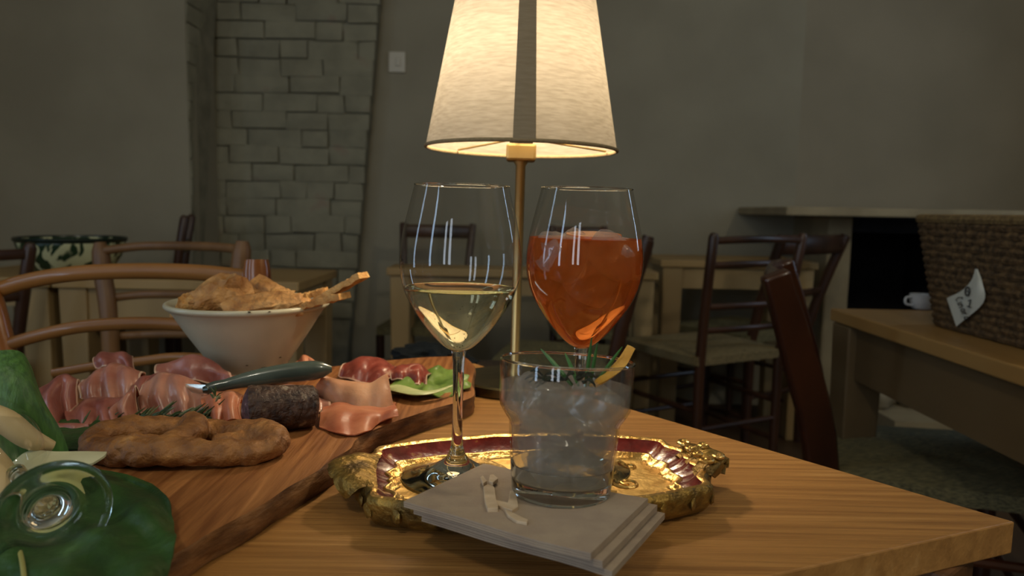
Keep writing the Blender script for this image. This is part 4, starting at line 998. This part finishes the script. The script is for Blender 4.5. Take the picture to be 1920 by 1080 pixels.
for q_ in (lo1 + fwd, lo2 + fwd): MB().tube([(q_.x, q_.y, 0), (q_.x, q_.y, .44)], .018, 10).build('front_leg', 'chair_brown', c2)
# dark chairs along the left table
p = aty(-20, 600, 2.05)
chair('very dark chair at the left picture edge beside the majolica bowl', (p.x - .20, 2.0, 0), R(60), 'walnut', 'rush', w=.40, bh=.85, rails=[(.82, .03, .03, .0), (.70, .03, .03, 0), (.58, .03, .03, 0)])
p = aty(235, 500, 2.75)
chair('dark chair with finial post behind the majolica bowl', (aty(262, 500, 2.75).x - .14, 2.86, 0), R(110), 'walnut', 'rush', w=.36, bh=.925, lean=.07, rails=[(.80, .045, .02, 0), (.68, .03, .02, 0)], knob=True)
# chairs at the far middle table
p = aty(808, 500, 3.2)
chair('dark chair behind the white wine glass at the far pine table', (p.x, 3.02, 0), R(176), 'walnut', 'rush', w=.30, d=.36, bh=.90, lean=.10, flare=.03, rails=[(.865, .06, .02, 0), (.70, .03, .02, 0)], knob=False)
p = aty(1092, 500, 3.2)
chair('dark chair behind the orange drink at the far pine table', (p.x, 3.02, 0), R(184), 'walnut', 'rush', w=.26, d=.36, bh=.90, lean=.08, flare=.01, rails=[(.875, .045, .02, 0), (.70, .03, .02, 0)], knob=False)
p = aty(1200, 560, 2.75)
chair('dark side-on chair with leaning post just right of the orange drink', (.165, 2.40, 0), R(79), 'walnut', 'rush', w=.36, d=.36, bh=.885, lean=.10, rails=[(.84, .05, .02, 0), (.66, .03, .02, 0)], flat=(1.3, .9), knob=False)

# ================================================================== FAR TABLES
def table(lab, x0, x1, y0, y1, top=.75, leg=.07, mt='pine_top', ml='pine', th=.03, ap=.10, grp='pine tables', name='pine_table', rz=0):
    cx, cy_ = (x0 + x1) / 2, (y0 + y1) / 2; L, W = x1 - x0, y1 - y0
    t = thing(name, lab, 'table', (cx, cy_, 0), rz, grp)
    MB().box((0, 0, top - th / 2), (L, W, th)).build('tabletop', mt, t, True, smooth=False, bevel=.004)
    for s in (-1, 1):
        MB().box((0, s * (W / 2 - .035), top - th - ap / 2), (L - .1, .022, ap)).build('apron', ml, t, True, smooth=False)
        MB().box((s * (L / 2 - .035), 0, top - th - ap / 2), (.022, W - .1, ap)).build('apron', ml, t, True, smooth=False)
        for r in (-1, 1):
            MB().box((s * (L / 2 - leg / 2 - .012), r * (W / 2 - leg / 2 - .012), (top - th) / 2), (leg, leg, top - th), taper=.8).build('leg', ml, t, True, smooth=False, bevel=.004)
    return t
ty = 2.35
xa = aty(722, 500, ty).x; xb = aty(1234, 500, ty).x
table('pale pine table in the middle behind the two wine glasses', aty(724, 498, 2.72).x, aty(1236, 500, 2.72).x, 2.72, 2.92, .742, leg=.075, ap=.07)
table('pale pine table behind the ladder-back chair', aty(1239, 500, 3.0).x, aty(1239, 500, 3.0).x + .66, 3.0, 3.4, .772, leg=.085, ap=.09)
table('pale pine table at the far left under the majolica bowl', aty(-150, 540, 2.15).x, aty(92, 540, 2.15).x, 2.15, 2.62, .74, leg=.085, ap=.06)
table('pale pine table left of the brick pilaster behind the bread bowl', aty(96, 540, 2.15).x, aty(560, 540, 2.15).x, 2.15, 2.62, .74, leg=.085, ap=.12)
# majolica bowl
mc = aty(137, 503, 2.36); mc.z = .741
mj = thing('majolica_bowl', 'large bowl painted with dark green leaves on cream, on the far left table', 'bowl', mc)
MB().lathe([(0, .004), (.10, .0), (.108, .004), (.125, .022), (.146, .055), (.155, .085), (.160, .108), (.158, .110), (.152, .106), (.146, .08), (.13, .045), (.10, .02), (0, .014)], 64).build('vessel', 'majolica', mj, True, angle=70)
MB().lathe([(.1575, .098), (.162, .102), (.164, .108), (.161, .114), (.156, .112), (.154, .104)], 64, close=True).build('rim', 'majolica_dark', mj, True)
# dark cloth / jacket heap on a chair behind the board end
jc = aty(815, 672, 1.45)
cl = blob((0, 0, 0), (.085, .07, .028), (0, .1, .2), .35, 1.8, 5, 4).build('dark_jacket', 'cloth_dark'); cl.location = (jc.x, jc.y, jc.z); tag(cl, 'dark crumpled jacket on a stool behind the wine glass stem', 'jacket')
bq = thing('stool', 'dark stool under the crumpled jacket behind the serving board', 'stool', (jc.x, jc.y, 0))
MB().box((jc.x, jc.y, jc.z - .045), (.30, .28, .03)).build('seat', 'walnut', bq, smooth=False, bevel=.005)
for sx in (-1, 1):
    for sy in (-1, 1): MB().tube([(jc.x + sx * .13, jc.y + sy * .12, 0), (jc.x + sx * .12, jc.y + sy * .11, jc.z - .05)], .016, 10).build('leg', 'walnut', bq)

# ================================================================== RIGHT TABLE AND BASKET
RA = onz(1557, 578, .75); RBp = onz(1925, 692, .75)
dv = (RBp - RA); ang = math.atan2(dv.y, dv.x)
rt = thing('side_table', 'oak side table at the right carrying the wicker basket', 'table', (RA.x + .35, (RA.y + RBp.y) / 2, 0))
nrm_ = Vector((-dv.normalized().y, dv.normalized().x, 0)); nrm_ = nrm_ if nrm_.x > 0 else -nrm_
e1 = RA; e2 = RA + dv.normalized() * .95; e3 = e2 + nrm_ * .75; e4 = e1 + nrm_ * .75
MB().prism(poly(e1, e2, e3, e4), .75 - .028, .75).build('tabletop', 'oak_top', rt, smooth=False, bevel=.003)
rc = (e1 + e3) / 2
rot_ = Matrix.Rotation(ang, 3, 'Z')
def rin(p, t): return p + (rc - p).normalized() * t
I = [rin(q_, .05) for q_ in (e1, e2, e3, e4)]
for a, b in zip(I, I[1:] + I[:1]):
    d_ = b - a; mid = (a + b) / 2; MB().box((mid.x, mid.y, .75 - .028 - .06), (d_.length, .022, .12), Matrix.Rotation(math.atan2(d_.y, d_.x), 3, 'Z')).build('apron', 'oak_side', rt, smooth=False)
for q_ in [rin(q_, .07) for q_ in (e1, e2, e3, e4)]:
    MB().box((q_.x, q_.y, .36), (.085, .085, .72), rot_, taper=.72).build('leg', 'oak_side', rt, smooth=False, bevel=.004)
# basket of coiled courses
k0_ = onz(1742, 606, .752); bdir = (onz(1918, 652, .752) - k0_).normalized()
bn = Vector((-bdir.y, bdir.x, 0)); bn = bn if bn.x > 0 else -bn
bk = thing('wicker_basket', 'brown coiled wicker basket on the right table with paper tag', 'basket', k0_)
L_, W_ = .50, .30; HB_ = .205; NCO = 15
def rrect(sc, z, lean):
    o_ = k0_ - bdir * lean - bn * lean * .5
    base = [(0, 0), (L_ + 2 * lean, 0), (L_ + 2 * lean, W_ + lean), (0, W_ + lean)]; r = .04; pts = []
    for (cx, cy_), a0_ in (((r, r), 180), ((base[1][0] - r, r), 270), ((base[2][0] - r, base[2][1] - r), 0), ((r, base[3][1] - r), 90)):
        for s in range(5):
            a = R(a0_ + s * 22.5); pts.append((cx + r * math.cos(a), cy_ + r * math.sin(a)))
    out_ = []
    for i, (x, y) in enumerate(pts):
        x2, y2 = pts[(i + 1) % len(pts)]; n_ = max(1, int(math.hypot(x2 - x, y2 - y) / .018))
        for s in range(n_):
            t = s / n_; out_.append(o_ + bdir * (x + (x2 - x) * t) + bn * (y + (y2 - y) * t) + Vector((0, 0, z)))
    return out_
for i in range(NCO):
    z = .007 + i * HB_ / NCO; lean = .046 * i / NCO
    P = rrect(1, z, lean); P = [p + bn * .0022 * math.sin(j * 2.2 + (i % 2) * math.pi) + bdir * .0022 * math.cos(j * 2.2 + (i % 2) * math.pi) for j, p in enumerate(P)]
    MB().tube(P, .0085, 7, closed=True, up=(0, 0, 1)).build('coil', 'wicker', bk)
MB().tube(rrect(1, HB_ + .006, .048), .0095, 8, closed=True, up=(0, 0, 1)).build('rim', 'wicker_rim', bk)
MB().prism([(p.x, p.y) for p in rrect(1, 0, 0)], .753, .757).build('bottom', 'wicker', bk, smooth=False)
# tag with handwriting
def onb(u, v_, h):
    q0 = k0_ - bn * (.014 + h); d_ = ray(u, v_); return CAM + d_ * ((q0 - CAM).dot(bn) / d_.dot(bn))
tg = thing('paper_tag', 'pale handwritten paper tag hanging on the wicker basket', 'tag', onb(1815, 560, .004))
tl, bl_, br_, tr_ = onb(1776, 560, .006), onb(1793, 612, .004), onb(1838, 575, .008), onb(1828, 502, .004)
rowsT = [[onb(1828, 500, .006), onb(1831, 500, .006), onb(1834, 503, .006)], [onb(1822, 528, .012), onb(1838, 526, .016), onb(1844, 532, .010)], [onb(1800, 547, .012), onb(1826, 552, .016), onb(1846, 556, .010)], [onb(1775, 559, .010), onb(1806, 578, .014), onb(1836, 584, .010)]]
rowsT[3] = [onb(1775, 559, .010), onb(1784, 586, .012), onb(1793, 612, .008)]
rowsT = [[onb(1829, 500, .006), onb(1831, 502, .006), onb(1833, 504, .006)], [onb(1822, 524, .010), onb(1834, 527, .013), onb(1842, 530, .009)], [onb(1803, 545, .011), onb(1823, 560, .013), onb(1843, 568, .009)], [onb(1775, 559, .010), onb(1784, 586, .011), onb(1793, 612, .007)]]
MB().grid(surf(rowsT, 16, 10), .0006).build('paper', 'paper_tag', tg)
MB().tube([onb(1829, 484, -.004), onb(1833, 490, .004), onb(1830, 502, .007)], .0010, 6).build('string', 'paper_tag', tg)
def stroke(pts, rad=.0009):
    MB().tube([onb(u, v_, .0160) for u, v_ in pts], rad, 5).build('handwriting', 'ink', tg)
def scr(pts, o, ex, ey): return [(o[0] + ex[0] * x + ey[0] * y, o[1] + ex[1] * x + ey[1] * y) for x, y in pts]
# figures 0 1 and the word Cinara run down along the tag
circ = [(.5 + .5 * math.cos(a), .5 + .5 * math.sin(a)) for a in [i * math.pi / 8 for i in range(17)]]
stroke(scr(circ, (1811, 537), (8, 3), (-2, 16)), .0013); stroke(scr([(.1, .5), (.9, .5)], (1811, 537), (8, 3), (-2, 16)))
stroke(scr([(0, .3), (.5, 0), (.5, 1), (.1, 1), (.9, 1)], (1816, 560), (8, 3), (-3, 14)), .0011)
EX, EY = (3.4, 7.8), (-7.4, 3.0); wo = (1803, 555)
glyph = {'C': [(1, .1), (.5, 0), (.05, .5), (.4, 1), (1, .9)], 'i': [(.4, .4), (.4, 1), (.7, .9)], 'n': [(0, 1), (0, .45), (.1, .6), (.6, .42), (.8, .6), (.8, 1)], 'a': [(.9, .45), (.4, .42), (.1, .75), (.4, 1), (.85, .8), (.9, .45), (.95, 1)], 'r': [(.1, .45), (.15, 1), (.2, .6), (.7, .42)]}
x0_ = 0
for c_ in 'Cinara':
    stroke(scr([(x0_ + a * .7, b * 1.6) for a, b in glyph[c_]], wo, EX, EY)); x0_ += .95 if c_ != 'i' else .7
# small white cup left of the basket
uc = onz(1728, 580, .75)
cu = thing('white_cup', 'small white cup behind the left end of the basket', 'cup', uc)
MB().lathe([(0, .001), (.018, .001), (.022, .004), (.027, .020), (.028, .036), (.0265, .036), (.025, .02), (.018, .006), (0, .005)], 32).build('vessel', 'china', cu, True)
MB().tube(cr([(-.026, -.004, .030), (-.042, -.006, .028), (-.042, -.006, .014), (-.024, -.004, .010)], 10), .003, 8).build('handle', 'china', cu, True)
# pale stones on the hearth
for i, (u, v_, s) in enumerate(((1640, 702, .10), (1775, 748, .085), (1712, 715, .05))):
    q_ = aty(u, v_, 2.86)
    o = blob((0, 0, 0), (s, s * .7, s * .6), (0, 0, i), .3, 1.6, i + 3, 3).build('hearth_stone', 'hearth_stone'); o.location = (q_.x, q_.y, .30 + s * .4 if False else s * .5 + .20)
    tag(o, ('larger pale rough stone on the hearth left of the others', 'pale rough stone on the hearth nearest the right table', 'small pale rough stone between the two others on the hearth')[i], 'stone', 'stones on the hearth')
MB().box(((JX0 + OX1) / 2 + .1, 2.9, .10), (OX1 - JX0, .5, .2)).build('hearth_slab', 'stone', fp, smooth=False)

# the drinks and glass bases bend the lamp light onto what lies below them
for o in bpy.data.objects:
    n = o.name.split('.')[0]
    if n in ('drink', 'stem_and_foot', 'glass_base') and o.parent and o.parent.name.split('.')[0] != 'flute_glass': o.cycles.is_caustics_caster = True
    if n in ('tray_floor', 'inner_border', 'red_band', 'rim', 'scroll', 'side', 'handle', 'paper_napkin', 'tabletop', 'board_top', 'bark_edge'): o.cycles.is_caustics_receiver = True
